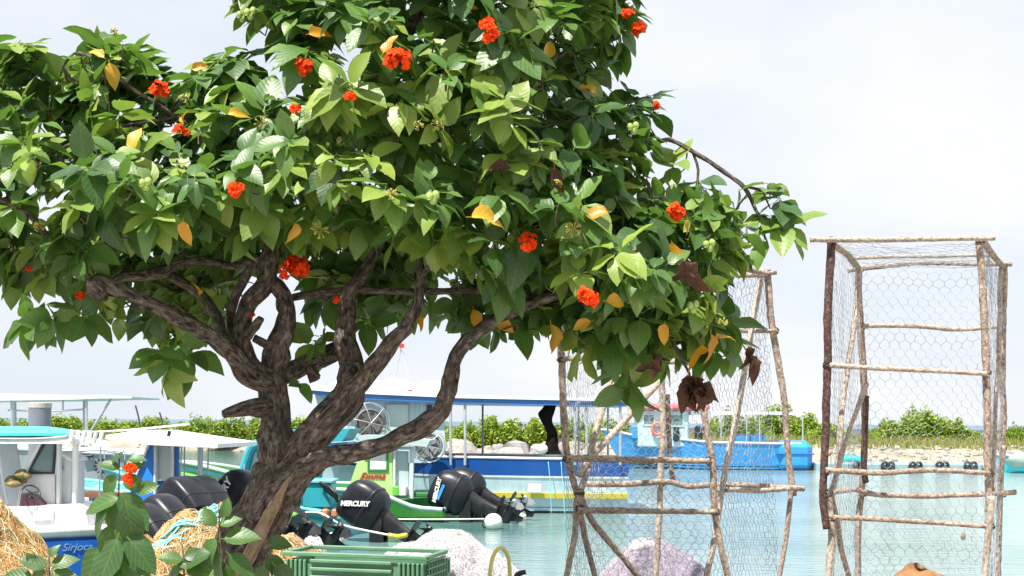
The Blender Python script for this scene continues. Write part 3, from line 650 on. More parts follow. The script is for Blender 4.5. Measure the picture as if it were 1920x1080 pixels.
shoot([(80, 1440, D2), (90, 1200, D2), (92, 1080, D2), (92, 1035, D2)], [(95, 1060, D2, .09, 20, .3), (88, 1062, D2, .09, 160, .2), (85, 1070, D2, .1, -140, .4), (100, 1070, D2, .1, -30, .2), (70, 1065, D2, .06, 120, .3), (92, 1045, D2, .05, 60, .5), (60, 1085, D2, .1, 170, .2)], 'small leafy shoot at the bottom left below the straw net heap')
D3 = 4.3
shoot([(330, 1500, D3), (395, 1250, D3), (415, 1080, D3), (412, 1000, D3), (410, 945, D3)], [(412, 985, D3, .08, 25, .5), (405, 985, D3, .08, 130, .45), (405, 1010, D3, .12, -120, .4), (420, 1010, D3, .13, 10, .55), (410, 1035, D3, .14, -100, .2), (395, 1035, D3, .12, 200, .3), (430, 1040, D3, .12, -40, .25), (418, 970, D3, .07, 70, .5), (380, 1060, D3, .1, 170, .6), (425, 1060, D3, .13, -70, .8), (400, 1065, D3, .13, -140, .7)], 'leafy shoot just left of the base of the leaning trunk')
shoot([(270, 1500, D3), (330, 1250, D3), (345, 1080, D3), (341, 1020, D3)], [(343, 1050, D3, .09, 170, .4), (345, 1045, D3, .08, 20, .3), (340, 1065, D3, .09, -150, .4), (350, 1065, D3, .09, -20, .35), (345, 1080, D3, .1, 200, .2)], 'thin low shoot between the red flowered plant and the trunk')
shoot([(420, 1550, 4.6), (500, 1250, 4.6), (510, 1080, 4.7), (505, 1010, 4.75)], [(500, 1015, 4.75, .1, -5, .3), (505, 1040, 4.75, .12, -60, .2), (495, 1060, 4.7, .13, -100, .15), (515, 1060, 4.7, .12, -40, .2)], 'dark leaved shoot just right of the leaning trunk')

# ================================================================== TRAP FRAMES OF STICKS AND WIRE MESH
m_wire = mat('wire', (0.36, 0.39, 0.43), 0.4, 0.3, 20, metal=0.3)
m_tie = mat('tie_cord', (0.07, 0.055, 0.05), 0.8, 0.3, 40)
m_tie2 = mat('tie_pale', (0.3, 0.24, 0.18), 0.8, 0.3, 40)
POLE = {'p': m_pole_pale, 'm': m_pole_mid, 'd': m_pole_dark}
def pole(t, pts, r, k, wob=.006, seed=0):
    """pts: (px, py, depth) control points of one stick"""
    w3 = [P(*p) for p in pts]; n = len(w3); rr = [r * .87 * (1.08 - .16 * i / max(1, n - 1)) for i in range(n)]
    p, q_ = crom(w3, rr, .03); sd_ = random.random() * 50
    p = [v + Vector((noise.noise(v * 4 + Vector((sd_, 0, 0))), noise.noise(v * 4 + Vector((0, sd_, 0))), noise.noise(v * 4 + Vector((0, 0, sd_))))) * wob * (1 if 0 < i < len(p) - 1 else 0) for i, v in enumerate(p)]
    mb = MB(); mb.tube(p, q_, 10, True, .22, int(sd_), .0015); return part('pole', mb, POLE[k], t, True, 'bk')
def lash(t, x, y, d, r=.024, m=None):
    mb = MB(); c = P(x, y, d)
    for k in range(5):
        ax = Vector((gauss(0, .5), gauss(0, .5), gauss(0, 1))).normalized(); a = ax.orthogonal().normalized(); b = ax.cross(a); rr = r * U(.85, 1.15)
        mb.tube([c + (a * math.cos(u * .5236) + b * math.sin(u * .5236)) * rr for u in range(13)], .0028, 4, False)
    part('lashing', mb, m or m_tie, t, True)
def wire(t, A, B, C, D, cw=.062, ch=.046, sag=.02, r=.00125, drop=.02, seed=0):
    """hexagonal wire netting stretched over the quad A B C D (bottom left, bottom right, top right, top left)"""
    A, B, C, D = [P(*q) for q in (A, B, C, D)]; W = ((B - A).length + (C - D).length) / 2; H = ((D - A).length + (C - B).length) / 2
    nrm = (B - A).cross(D - A).normalized(); mb = MB(); nc = int(W / cw); nr = int(H / ch); cache = {}
    def node(i2, j, top):
        k = (i2, j, top)
        if k in cache: return cache[k]
        u = i2 * .5 / nc; v = (j + (.5 if top else 0)) / nr
        rs = noise.noise_vector(Vector((i2 * .37 + seed * 11, j * .41, 3.7 if top else 0)))
        w_ = noise.noise_vector(Vector((u * 2.2 + seed, v * 4.5, seed * 2.0)))
        u += rs.x * .2 / nc + w_.x * .028; v += rs.y * .2 / nr + w_.y * .022
        u = min(1, max(0, u)); v = min(1, max(0, v))
        p = (A * (1 - u) + B * u) * (1 - v) + (D * (1 - u) + C * u) * v + nrm * sag * (noise.noise(Vector((u * 3 + seed * 5, v * 7, 1))) + .35 * noise.noise(Vector((u * 11, v * 22 + seed, 1))))
        cache[k] = p; return p
    def seg(p, q, rr):
        d = q - p
        if d.length < 1e-5: return
        a = d.orthogonal().normalized() * rr; b = d.normalized().cross(a)
        n0, n1, n2 = a, a * -.5 + b * .866, a * -.5 - b * .866
        mb.add([p + n0, p + n1, p + n2, q + n0, q + n1, q + n2], [(0, 1, 4, 3), (1, 2, 5, 4), (2, 0, 3, 5)])
    for j in range(nr):
        for i in range(nc + 1):
            i2 = 2 * i + (j % 2)
            if i2 > 2 * nc: continue
            if random.random() < drop: continue
            a, b = node(i2, j, 0), node(i2, j, 1); seg(a, b, r * 1.25)
            for s_ in (-1, 1):
                k = i2 + s_
                if 0 <= k <= 2 * nc: seg(b, node(k, j + 1, 0), r)
    part('wire_mesh', mb, m_wire, t, True, None, 'stuff')
    return mb
# ---- right frame
f0, f1 = 7.0, 8.05
tr = thing('stick_trap', P(1700, 1165, 7.5), 'tall trap frame of lashed sticks and wire mesh standing at the right', 'trap', 'stick trap frames on the quay')
pole(tr, [(1559, 446, f0), (1553, 560, f0), (1551, 700, f0), (1546, 860, f0), (1543, 930, f0), (1550, 992, f0)], .026, 'd')
pole(tr, [(1552, 925, f0 + .03), (1560, 1000, f0 + .03), (1553, 1080, f0 + .03), (1548, 1165, f0 + .03)], .024, 'p')
pole(tr, [(1836, 446, f0), (1843, 560, f0), (1850, 700, f0), (1852, 850, f0), (1853, 960, f0)], .023, 'm')
pole(tr, [(1858, 930, f0 - .04), (1852, 1010, f0 - .04), (1846, 1080, f0 - .04), (1842, 1165, f0 - .04)], .021, 'p')
pole(tr, [(1610, 500, f1), (1612, 600, f1), (1619, 700, f1), (1622, 800, f1), (1616, 900, f1), (1609, 1000, f1), (1608, 1120, f1)], .026, 'm')
pole(tr, [(1625, 742, f1 - .05), (1620, 860, f1 - .05), (1624, 905, f1 - .05)], .022, 'd')
pole(tr, [(1883, 497, f1), (1880, 620, f1), (1881, 720, f1), (1882, 800, f1), (1878, 846, f1)], .023, 'm')
pole(tr, [(1880, 835, f1 - .04), (1874, 960, f1 - .04), (1872, 1120, f1 - .04)], .021, 'm')
pole(tr, [(1520, 449, f0 - .05), (1640, 450, f0 - .05), (1750, 448, f0 - .05), (1865, 447, f0 - .05)], .0175, 'p', .003)
pole(tr, [(1590, 508, f1 - .05), (1628, 503, f1 - .05), (1720, 494, f1 - .05), (1800, 494, f1 - .05), (1897, 496, f1 - .05)], .0175, 'm')
pole(tr, [(1604, 484, f0 + .75), (1700, 481, f0 + .75), (1866, 479, f0 + .75)], .013, 'p', .003)
pole(tr, [(1562, 458, f0 + .03), (1590, 480, f0 + .4), (1614, 508, f1)], .022, 'm')
pole(tr, [(1842, 452, f0 + .03), (1862, 478, f0 + .5), (1880, 500, f1)], .022, 'm')
pole(tr, [(1618, 612, f1 - .04), (1720, 611, f1 - .04), (1790, 618, f1 - .04), (1883, 612, f1 - .04)], .017, 'p')
pole(tr, [(1556, 685, f0 - .04), (1640, 690, f0 - .04), (1850, 700, f0 - .04)], .0165, 'p', .003)
pole(tr, [(1548, 882, f0 - .04), (1640, 886, f0 - .04), (1750, 882, f0 - .04), (1855, 886, f0 - .04)], .018, 'm')
pole(tr, [(1563, 923, f1 - .06), (1605, 918, f1 - .06), (1640, 926, f1 - .06), (1720, 930, f1 - .06), (1810, 928, f1 - .06), (1905, 923, f1 - .06)], .02, 'm')
pole(tr, [(1562, 970, f0 - .04), (1660, 974, f0 - .04), (1780, 982, f0 - .04), (1862, 987, f0 - .04)], .0165, 'm', .003)
pole(tr, [(1613, 505, f1 - .1), (1600, 620, f0 + .7), (1580, 760, f0 + .4), (1570, 880, f0 + .2), (1560, 930, f0 + .06)], .019, 'p')
pole(tr, [(1624, 720, f1 - .1), (1602, 780, f0 + .7), (1582, 840, f0 + .4), (1562, 915, f0 + .1)], .019, 'p')
pole(tr, [(1558, 930, f0 + .08), (1572, 990, f0 + .2), (1580, 1040, f0 + .35), (1600, 1110, f0 + .6)], .019, 'm')
pole(tr, [(1876, 505, f1 - .1), (1872, 660, f0 + .6), (1866, 800, f0 + .3), (1862, 920, f0 + .05)], .016, 'p')
wire(tr, (1612, 1110, f1), (1874, 1110, f1), (1880, 505, f1), (1612, 505, f1), seed=1)
wire(tr, (1552, 1130, f0 + .03), (1608, 1110, f1 - .04), (1612, 505, f1 - .04), (1560, 460, f0 + .03), cw=.05, seed=2)
wire(tr, (1846, 1130, f0 + .03), (1874, 1110, f1 - .04), (1881, 505, f1 - .04), (1840, 460, f0 + .03), cw=.05, seed=3)
wire(tr, (1562, 458, f0), (1838, 458, f0), (1880, 500, f1), (1614, 506, f1), seed=4)
wire(tr, (1558, 1150, f0 + .06), (1848, 1150, f0 + .06), (1850, 985, f0 + .02), (1562, 970, f0 + .02), seed=5)
for (x, y, d) in [(1560, 452, f0), (1838, 452, f0), (1612, 505, f1), (1882, 498, f1), (1552, 685, f0), (1849, 700, f0), (1548, 884, f0), (1853, 886, f0), (1553, 925, f0), (1557, 972, f0), (1856, 986, f0), (1618, 612, f1), (1880, 925, f1), (1880, 840, f1), (1622, 925, f1)]: lash(tr, x, y, d, .027)
# ---- left frame
g0, g1 = 6.7, 7.6
tl = thing('stick_trap', P(1270, 1175, 7.2), 'trap frame of crossed sticks and wire mesh, half hidden behind the tree crown', 'trap', 'stick trap frames on the quay')
pole(tl, [(1049, 560, g0), (1053, 690, g0), (1061, 830, g0), (1074, 900, g0), (1086, 935, g0), (1088, 975, g0)], .022, 'm')
pole(tl, [(1160, 640, g0 + .55), (1140, 730, g0 + .45), (1112, 830, g0 + .3), (1098, 890, g0 + .15), (1082, 940, g0 + .06), (1078, 1000, g0 + .06), (1062, 1080, g0 + .06), (1054, 1160, g0 + .06)], .021, 'p')
pole(tl, [(1238, 712, g0 + .5), (1170, 790, g0 + .35), (1105, 862, g0 + .18), (1086, 892, g0 + .1)], .021, 'p')
pole(tl, [(1086, 925, g0 + .1), (1110, 975, g0 + .2), (1150, 1025, g0 + .3), (1200, 1085, g0 + .4), (1230, 1130, g0 + .5)], .02, 'm')
pole(tl, [(1085, 950, g0 + .12), (1098, 1010, g0 + .14), (1116, 1080, g0 + .14), (1134, 1160, g0 + .14)], .019, 'm')
pole(tl, [(1236, 560, g1), (1240, 705, g1), (1243, 800, g1), (1238, 900, g1), (1236, 980, g1), (1229, 1080, g1), (1226, 1140, g1)], .022, 'p')
pole(tl, [(1250, 740, g1 + .1), (1254, 830, g1 + .1), (1262, 906, g1 + .1)], .021, 'm')
pole(tl, [(1300, 560, g0), (1312, 720, g0), (1322, 790, g0), (1335, 862, g0), (1339, 930, g0), (1345, 990, g0), (1364, 1085, g0), (1380, 1160, g0)], .021, 'm')
pole(tl, [(1428, 505, g1), (1405, 640, g1 - .2), (1385, 760, g1 - .4), (1356, 905, g1 - .6), (1336, 1030, g0 + .15), (1322, 1090, g0 + .1), (1310, 1160, g0 + .1)], .021, 'p')
pole(tl, [(1438, 505, g1), (1446, 600, g1), (1462, 700, g1), (1470, 745, g1), (1477, 840, g1), (1488, 930, g1)], .024, 'm')
pole(tl, [(1484, 915, g1 - .05), (1474, 1000, g1 - .05), (1462, 1085, g1 - .05), (1456, 1140, g1 - .05)], .018, 'm')
pole(tl, [(1055, 673, g0 - .04), (1150, 671, g0 - .04), (1230, 678, g0 - .04), (1318, 682, g0 - .04)], .016, 'm', .004)
pole(tl, [(1062, 860, g0 - .04), (1180, 862, g0 - .04), (1330, 864, g0 - .04)], .019, 'm', .004)
pole(tl, [(1092, 908, g1 - .05), (1170, 908, g1 - .05), (1250, 903, g1 - .05), (1290, 912, g1 - .05), (1370, 908, g1 - .05), (1508, 917, g1 - .05)], .021, 'm')
pole(tl, [(1345, 917, g0 + .4), (1420, 920, g1 - .2), (1480, 917, g1 - .1)], .018, 'p')
pole(tl, [(1083, 957, g0 - .04), (1200, 958, g0 - .04), (1341, 960, g0 - .04)], .018, 'm', .004)
pole(tl, [(1330, 505, g1 - .04), (1395, 516, g1 - .04), (1456, 511, g1 - .04)], .017, 'm')
pole(tl, [(1330, 480, g0 + .2), (1385, 500, g1 - .4), (1436, 515, g1)], .019, 'm')
pole(tl, [(1350, 618, g1 - .04), (1400, 621, g1 - .04), (1457, 620, g1 - .04)], .015, 'm')
wire(tl, (1132, 1120, g1), (1458, 1120, g1), (1440, 515, g1), (1110, 515, g1), cw=.05, ch=.038, seed=6)
wire(tl, (1340, 1140, g0 + .03), (1460, 1120, g1), (1440, 512, g1), (1312, 540, g0 + .03), cw=.05, seed=7)
wire(tl, (1062, 1140, g0 + .03), (1136, 1120, g1), (1110, 515, g1), (1050, 540, g0 + .03), cw=.05, seed=8)
wire(tl, (1082, 1140, g0 + .05), (1345, 1140, g0 + .05), (1336, 868, g0 + .02), (1066, 868, g0 + .02), cw=.05, ch=.036, seed=9, sag=.05)
wire(tl, (1066, 868, g0 + .02), (1336, 868, g0 + .02), (1318, 690, g0 + .02), (1058, 690, g0 + .02), cw=.075, ch=.055, seed=10, sag=.09, drop=.1)
for (x, y, d) in [(1063, 862, g0), (1332, 864, g0), (1086, 925, g0), (1088, 955, g0), (1341, 960, g0), (1100, 862, g0 + .2), (1486, 918, g1), (1357, 915, g1 - .6), (1441, 512, g1), (1452, 620, g1), (1240, 905, g1), (1054, 674, g0)]: lash(tl, x, y, d, .026)
# debris caught in the netting
q = MB(); c = P(1806, 1004, f0 + .04)
q.loft([[c + Vector((math.cos(a) * r_ * .9, math.sin(a) * .006, z + math.sin(a) * r_ * .5)) for a in [k * .785 for k in range(8)]] for z, r_ in ((-.026, .004), (-.015, .016), (0, .017), (.012, .012), (.028, .003))])
o = part('dry_leaf', q, m_tie2, smooth=True); tag(o, 'small brown curled leaf caught in the wire of the right trap', 'leaf')
# brown sack at the foot of the right trap
m_sack = mat('rust_sack', (0.27, 0.13, 0.05), 0.8, 0.3, 9, 0.6, dirt=(0.16, 0.07, 0.04))
m_sack2 = mat('sack_plum', (0.22, 0.13, 0.13), 0.8, 0.3, 9, 0.5)
t = thing('crumpled_sack', P(1735, 1165, 6.6), 'crumpled orange brown sack at the foot of the right trap', 'sack')
q = MB(); q.ball(P(1728, 1118, 6.6), .16, 22, 14, (1.05, .8, 1.0), .38); part('sack_body', q, m_sack, t, True)
q = MB(); q.ball(P(1765, 1120, 6.66), .13, 18, 12, (.9, .8, .95), .5); part('sack_fold', q, m_sack2, t, True)

# ================================================================== NET HEAPS, CRATE, HOSE, BUOYS
m_straw = mat('straw_net', (0.42, 0.29, 0.12), 0.8, 0.35, 14, 0.9, 60, dirt=(0.5, 0.28, 0.06), dscale=5, damt=.9)
m_straw2 = mat('straw_strand', (0.56, 0.42, 0.2), 0.7, 0.3, 5, dirt=(0.6, 0.34, 0.08), dscale=6, damt=.8)
m_whitenet = mat('white_net', (0.52, 0.49, 0.515), 0.8, 0.1, 50, 0.3, 160)
m_whitestr = mat('white_strand', (0.7, 0.67, 0.7), 0.6, 0.15, 10)
m_lilac = mat('lilac_net', (0.38, 0.33, 0.385), 0.75, 0.12, 60, 0.35, 160)
m_lilacs = mat('lilac_strand', (0.58, 0.52, 0.62), 0.6, 0.2, 10)
m_rope = mat('pale_rope', (0.62, 0.55, 0.42), 0.75, 0.2, 30)
m_trope = mat('turquoise_rope', (0.2, 0.62, 0.66), 0.6, 0.2, 30)
m_wrope = mat('white_rope', (0.8, 0.8, 0.76), 0.6, 0.1, 30)
m_buoy = mat('buoy_white', (0.78, 0.77, 0.72), 0.45, 0.08, 3, dirt=(0.35, 0.32, 0.2), dscale=7, damt=.7)
m_straw3 = mat('amber_strand', (0.5, 0.26, 0.06), 0.7, 0.4, 5)
def heap(label, lobes, mcore, mstr, n, ropes, name='net_heap', r=.0016, ropemat=None, fuzz=.03, group='net heaps on the quay', lump=1.0):
    """lobes: (x, y, radius x, radius y, height) gaussian mounds on the quay"""
    def hz(x, y):
        z = 0
        for (cx, cy, rx, ry, h) in lobes: z = max(z, h * math.exp(-(((x - cx) / rx) ** 2 + ((y - cy) / ry) ** 2) ** 1.35))
        return GZ - .03 + z * (1 + .13 * lump * noise.noise(Vector((x * 6, y * 6, 2)))) + .035 * lump * noise.noise(Vector((x * 15, y * 15, 7)))
    x0 = min(l[0] - 1.35 * l[2] for l in lobes); x1 = max(l[0] + 1.35 * l[2] for l in lobes); y0 = min(l[1] - 1.35 * l[3] for l in lobes); y1 = min(8.68, max(l[1] + 1.35 * l[3] for l in lobes))
    t = thing(name, ((x0 + x1) / 2, (y0 + y1) / 2, GZ - .03), label, 'net heap', group)
    mb = MB(); N = 70; vs = [(x0 + (x1 - x0) * i / N, y0 + (y1 - y0) * j / N, hz(x0 + (x1 - x0) * i / N, y0 + (y1 - y0) * j / N)) for j in range(N + 1) for i in range(N + 1)]
    mb.add(vs, [(j * (N + 1) + i, j * (N + 1) + i + 1, (j + 1) * (N + 1) + i + 1, (j + 1) * (N + 1) + i) for j in range(N) for i in range(N)])
    part('netting', mb, mcore, t, True)
    sb = MB()
    def walk(rad, ln, step, lift, tgt, turn=.5, n=3):
        l = random.choice(lobes); a = U(0, 6.28); x = l[0] + gauss(0, .5) * l[2]; y = l[1] + gauss(-.25, .5) * l[3]; da = gauss(0, turn); pts = []; ph = U(0, 6)
        for k in range(int(ln / step)):
            yc = min(y, 8.66); xx = min(max(x, x0), x1)
            pts.append((xx, yc, hz(xx, yc) + lift * (.35 + .65 * abs(math.sin(k * .55 + ph))))); a += da * .35 + gauss(0, turn * .45); x += math.cos(a) * step; y += math.sin(a) * step
        if len(pts) > 2: tgt.tube(pts, rad, n, False)
    for i in range(n): walk(r * U(.6, 1.3), U(.15, .7), .03, fuzz * U(.1, 1.3), sb, .8)
    part('loose_strands', sb, mstr, t, True, None, 'stuff')
    if mstr is m_straw2:
        s2 = MB()
        for i in range(n // 3): walk(r * U(.7, 1.6), U(.15, .6), .03, fuzz * U(.3, 1.5), s2, .8)
        part('loose_strands', s2, m_straw3, t, True, None, 'stuff')
        s2 = MB()
        for i in range(n // 10): walk(r * U(.9, 1.7), U(.2, .7), .03, fuzz * U(.4, 1.7), s2, .6)
        part('loose_strands', s2, m_rope, t, True, None, 'stuff')
    for i in range(ropes):
        rb_ = MB(); walk(U(.007, .011), U(.8, 1.8), .04, .012, rb_, .22, 6); part('rope', rb_, ropemat or m_rope, t, True)
    return t, hz
pa = P(-10, 1080, 7.6).x
heap('largest straw coloured net heap at the bottom left corner', [(pa - .35, 7.4, .75, .65, .82), (pa + .1, 7.25, .42, .5, .46), (pa + .25, 7.0, .3, .4, .3)], m_straw, m_straw2, 2600, 14)
pb = P(400, 1080, 8.1).x
hb, hzb = heap('straw coloured net heap behind the leaning trunk, crossed by turquoise rope', [(pb, 8.0, .5, .5, .56), (pb - .26, 7.8, .38, .4, .4), (pb + .42, 8.05, .35, .4, .4), (pb + .6, 8.2, .22, .3, .28)], m_straw, m_straw2, 2600, 6)
pc = P(838, 1080, 8.0).x
heap('white monofilament net heap behind the green crate', [(pc, 8.0, .36, .45, .39), (pc + .2, 7.95, .3, .4, .28), (pc - .24, 8.0, .26, .4, .31)], m_whitenet, m_whitestr, 4200, 0, r=.00095, fuzz=.07, lump=.3)
pe = P(1222, 1080, 8.15).x
heap('pale lilac net heap seen through the left trap', [(pe, 8.2, .3, .32, .37), (pe + .18, 8.2, .24, .3, .28), (pe - .16, 8.2, .2, .3, .25)], m_lilac, m_lilacs, 3000, 0, r=.0009, fuzz=.04, lump=.4)
pf = P(585, 1080, 8.4).x
m_redn = mat('reddish_net', (0.5, 0.27, 0.24), 0.8, 0.4, 20, 0.8, 60)
heap('small reddish net heap beside the white buoy', [(pf, 8.42, .13, .18, .36)], m_redn, m_whitestr, 260, 1, r=.0018)
# turquoise rope over the heap
tp = thing('turquoise_rope', (pb, 8, hzb(pb, 8)), 'bundle of turquoise rope draped over the straw net heap', 'rope')
for k in range(9):
    mb = MB(); pts = []
    for i in range(24):
        u = i / 23; x = P(238 + 170 * u + gauss(0, 1.2) + 9 * math.sin(u * 9 + k), 1000, 7.75).x + (k - 4) * .012; y = 7.55 + .32 * u + .05 * math.sin(u * 6 + k)
        pts.append((x, y, hzb(x, y) + .02 + .015 * math.sin(u * 11 + k * 1.3) + (.03 if k % 3 == 0 else 0) * abs(math.sin(u * 8))))
    mb.tube(pts, .0065, 6, True); part('strand', mb, m_trope, tp, True)
for k in range(3):
    mb = MB(); cx, cy = P(392 + k * 8, 950, 7.9).x, 7.85; mb.tube([(cx + .05 * math.cos(a * .5), cy + .03 * math.sin(a * .5), hzb(cx, cy) + .05 + .035 * math.sin(a * .5 + k)) for a in range(14)], .0065, 6); part('loop', mb, m_trope, tp, True)

# ---- crate
m_crate = mat('crate_green', (0.095, 0.23, 0.13), 0.5, 0.15, 5, dirt=(0.2, 0.3, 0.2), dscale=4, damt=.5)
CB = P(664, 1038, 7.25); cw, cdp = .88, .4; ch_ = CB.z - GZ
ct = thing('fish_crate', (CB.x, CB.y, GZ), 'green plastic fish crate with slatted sides below the tree', 'crate')
def cpart(name, boxes, bev=.004):
    mb = MB()
    for (c, s_) in boxes: mb.rbox(c, s_, bev)
    me = mb.mesh(name, m_crate); o = link(name, me, ct); return o
ct.rotation_euler = (0, 0, R(-14))
W2, H_ = cw / 2, ch_
cpart('rim', [((0, 0, H_ - .012), (cw + .02, .03, .024)), ((0, cdp, H_ - .012), (cw + .02, .03, .024)), ((W2, cdp / 2, H_ - .0121), (.03, cdp - .031, .0238)), ((-W2, cdp / 2, H_ - .0121), (.03, cdp - .031, .0238))])
cpart('panel', [((0, .012, H_ / 2 - .02), (cw - .01, .006, H_ - .06))])
cpart('panel', [((0, cdp - .012, H_ / 2 - .02), (cw - .01, .006, H_ - .06))])
cpart('panel', [((W2 - .012, cdp / 2, H_ / 2 - .02), (.006, cdp - .03, H_ - .06))]); cpart('panel', [((-W2 + .012, cdp / 2, H_ / 2 - .02), (.006, cdp - .03, H_ - .06))])
cpart('floor', [((0, cdp / 2, .012), (cw - .03, cdp - .04, .02))])
for k in range(10):
    z = H_ - .05 - k * .048
    if z > .03: cpart('slat', [((-.02, -.004, z), (cw * .58, .022, .02))])
for i in range(5): cpart('rib', [((-W2 + .018 + i * .028, -.002, H_ / 2 - .02), (.017, .024, H_ - .05))])
for i in range(6): cpart('rib', [((W2 - .018 - i * .028, -.002, H_ / 2 - .02), (.017, .024, H_ - .05))])
for k in range(9):
    z = H_ - .04 - k * .04
    if z > .03: cpart('side_bar', [((W2 + .002, cdp / 2, z), (.02, cdp - .05, .012))])
for k in range(9): cpart('side_rib', [((W2 + .004, .045 + k * .051, H_ / 2 - .02), (.014, .016, H_ - .06))])
# ---- yellow hose
m_hose = mat('yellow_hose', (0.68, 0.62, 0.2), 0.5, 0.12, 8)
t = MB(); p_, r_ = crom([P(905, 1210, 6.5), P(916, 1100, 6.5), P(924, 1045, 6.52), P(939, 1027, 6.55), P(953, 1045, 6.58), P(957, 1100, 6.6), P(962, 1210, 6.6)], [.011] * 7, .02); t.tube(p_, r_, 10)
o = part('hose_loop', t, m_hose, smooth=True); tag(o, 'loop of pale yellow hose rising beside the white net heap', 'hose')
m_black = mat('black_rubber', (0.018, 0.018, 0.02), 0.55, 0.2, 6)
t = MB(); p_, r_ = crom([P(968, 1185, 6.6), P(968, 1090, 6.6), P(972, 1077, 6.6), P(986, 1072, 6.6)], [.014, .014, .016, .012], .01); t.tube(p_, r_, 10)
o = part('black_pipe', t, m_black, smooth=True); tag(o, 'short bent black pipe end right of the yellow hose', 'pipe')
# ---- floating buoys
def buoy(x, y, d, rpx, label, mcol=None, eye=True):
    c = P(x, y, d); r = rpx / F * d; t = thing('mooring_buoy', (c.x, c.y, c.z - r), label, 'buoy', 'white buoys')
    q = MB(); q.ball(c, r, 24, 16, (1, 1, .97), .03); part('float', q, mcol or m_buoy, t, True)
    q = MB(); e = c + Vector((-r * .95, -r * .2, -r * .3)); q.tube([e + Vector((math.cos(a) * r * .22, 0, math.sin(a) * r * .3)) for a in [k * .524 for k in range(13)]], r * .07, 6); part('eye', q, m_black, t, True)
    return t
def dw(y, x=960): # distance at which the water lies at pixel y
    h = HY + ROLL * (x - CX); return CAMZ * F / (y - h)
m_tanb = mat('buoy_tan', (0.5, 0.42, 0.34), 0.6, 0.25, 8)
buoy(925, 979, dw(992), 17, 'white ball buoy floating right of the paired black motors')
buoy(978, 966, dw(975), 14, 'white ball buoy floating by the yellow striped hull, farthest right')
buoy(628, 1014, dw(1024), 18, 'white ball buoy floating just above the green crate')
def float_(x, y, d, r, label, m): 
    q = MB(); q.ball(P(x, y, d), r, 20, 12, (1, 1, .85), .06); o = part('net_float', q, m, smooth=True); tag(o, label, 'float', 'net floats'); return o
float_(848, 1004, 7.95, .05, 'tan net float on top of the white net heap', m_tanb)
float_(1196, 1026, 8.1, .045, 'left one of two white floats on the lilac net heap', m_buoy)
float_(1217, 1024, 8.12, .046, 'right one of two white floats on the lilac net heap', m_buoy)

# ================================================================== BOATS
def paint(name, col, rough=.32, **k):
    k.setdefault('dirt', tuple(q * .55 + .03 for q in col)); k.setdefault('dscale', 7.0); k.setdefault('damt', .7); k.setdefault('streak', .22)
    return mat(name, col, rough, .07, 3, **k)
p_white = paint('paint_white', (0.74, 0.75, 0.75)); p_offw = paint('paint_offwhite', (0.62, 0.66, 0.68))
p_pale = paint('paint_pale_blue', (0.46, 0.62, 0.7)); p_navy = paint('paint_blue_band', (0.012, 0.09, 0.36)); p_royal = paint('paint_royal', (0.012, 0.12, 0.48))
p_sky = paint('paint_sky_blue', (0.03, 0.27, 0.62)); p_yel = paint('paint_yellow', (0.62, 0.5, 0.04)); p_green = paint('paint_green', (0.12, 0.48, 0.06))
p_lime = paint('paint_pale_green', (0.42, 0.64, 0.22)); p_dkgr = paint('paint_dark_green', (0.03, 0.2, 0.05)); p_teal = paint('paint_teal', (0.03, 0.33, 0.4)); p_teal2 = paint('paint_light_teal', (0.16, 0.5, 0.56))
p_turq = paint('paint_turquoise', (0.03, 0.5, 0.56)); p_red = paint('paint_red', (0.6, 0.03, 0.03)); p_pink = paint('paint_faded_red', (0.62, 0.14, 0.15)); p_grey = paint('paint_grey', (0.33, 0.35, 0.38)); p_mint = paint('paint_mint_grey', (0.42, 0.52, 0.52))
p_algae = mat('waterline_algae', (0.03, 0.06, 0.035), .8, .4, 6)
m_cowl = mat('motor_cowl', (0.011, 0.012, 0.018), .36, .2, 4, dirt=(0.05, 0.05, 0.055), dscale=5, damt=.3, spec=.35); m_leg = mat('motor_leg', (0.01, 0.01, 0.012), .4, .2, 6, dirt=(0.08, 0.08, 0.08), dscale=9, damt=.4)
m_chrome = mat('steel', (0.6, 0.6, 0.6), .25, .1, 9, metal=1.0); m_alu = mat('aluminium', (0.55, 0.57, 0.59), .4, .1, 9, metal=.6); m_galv = mat('galvanised_post', (0.4, 0.44, 0.47), .5, .15, 5, metal=.2)
m_glass = mat('cabin_glass', (0.1, 0.2, 0.2), .06, .15, 2, spec=.8); m_pane = mat('pale_pane', (0.5, 0.62, 0.62), .12, .1, 2); m_frame = mat('dark_frame', (0.015, 0.025, 0.035), .4, .2, 5)
m_deck = mat('deck_floor', (0.42, 0.44, 0.45), .7, .15, 5, dirt=(0.25, 0.2, 0.16)); m_orange = mat('orange_trim', (0.6, 0.2, 0.1), .6, .2, 5)
m_txtw = mat('letter_white', (0.8, 0.8, 0.8), .4, .03, 5); m_txtr = mat('letter_red', (0.55, 0.02, 0.02), .4, .05, 5); m_txtb = mat('letter_blue', (0.05, 0.28, 0.7), .4, .05, 5)

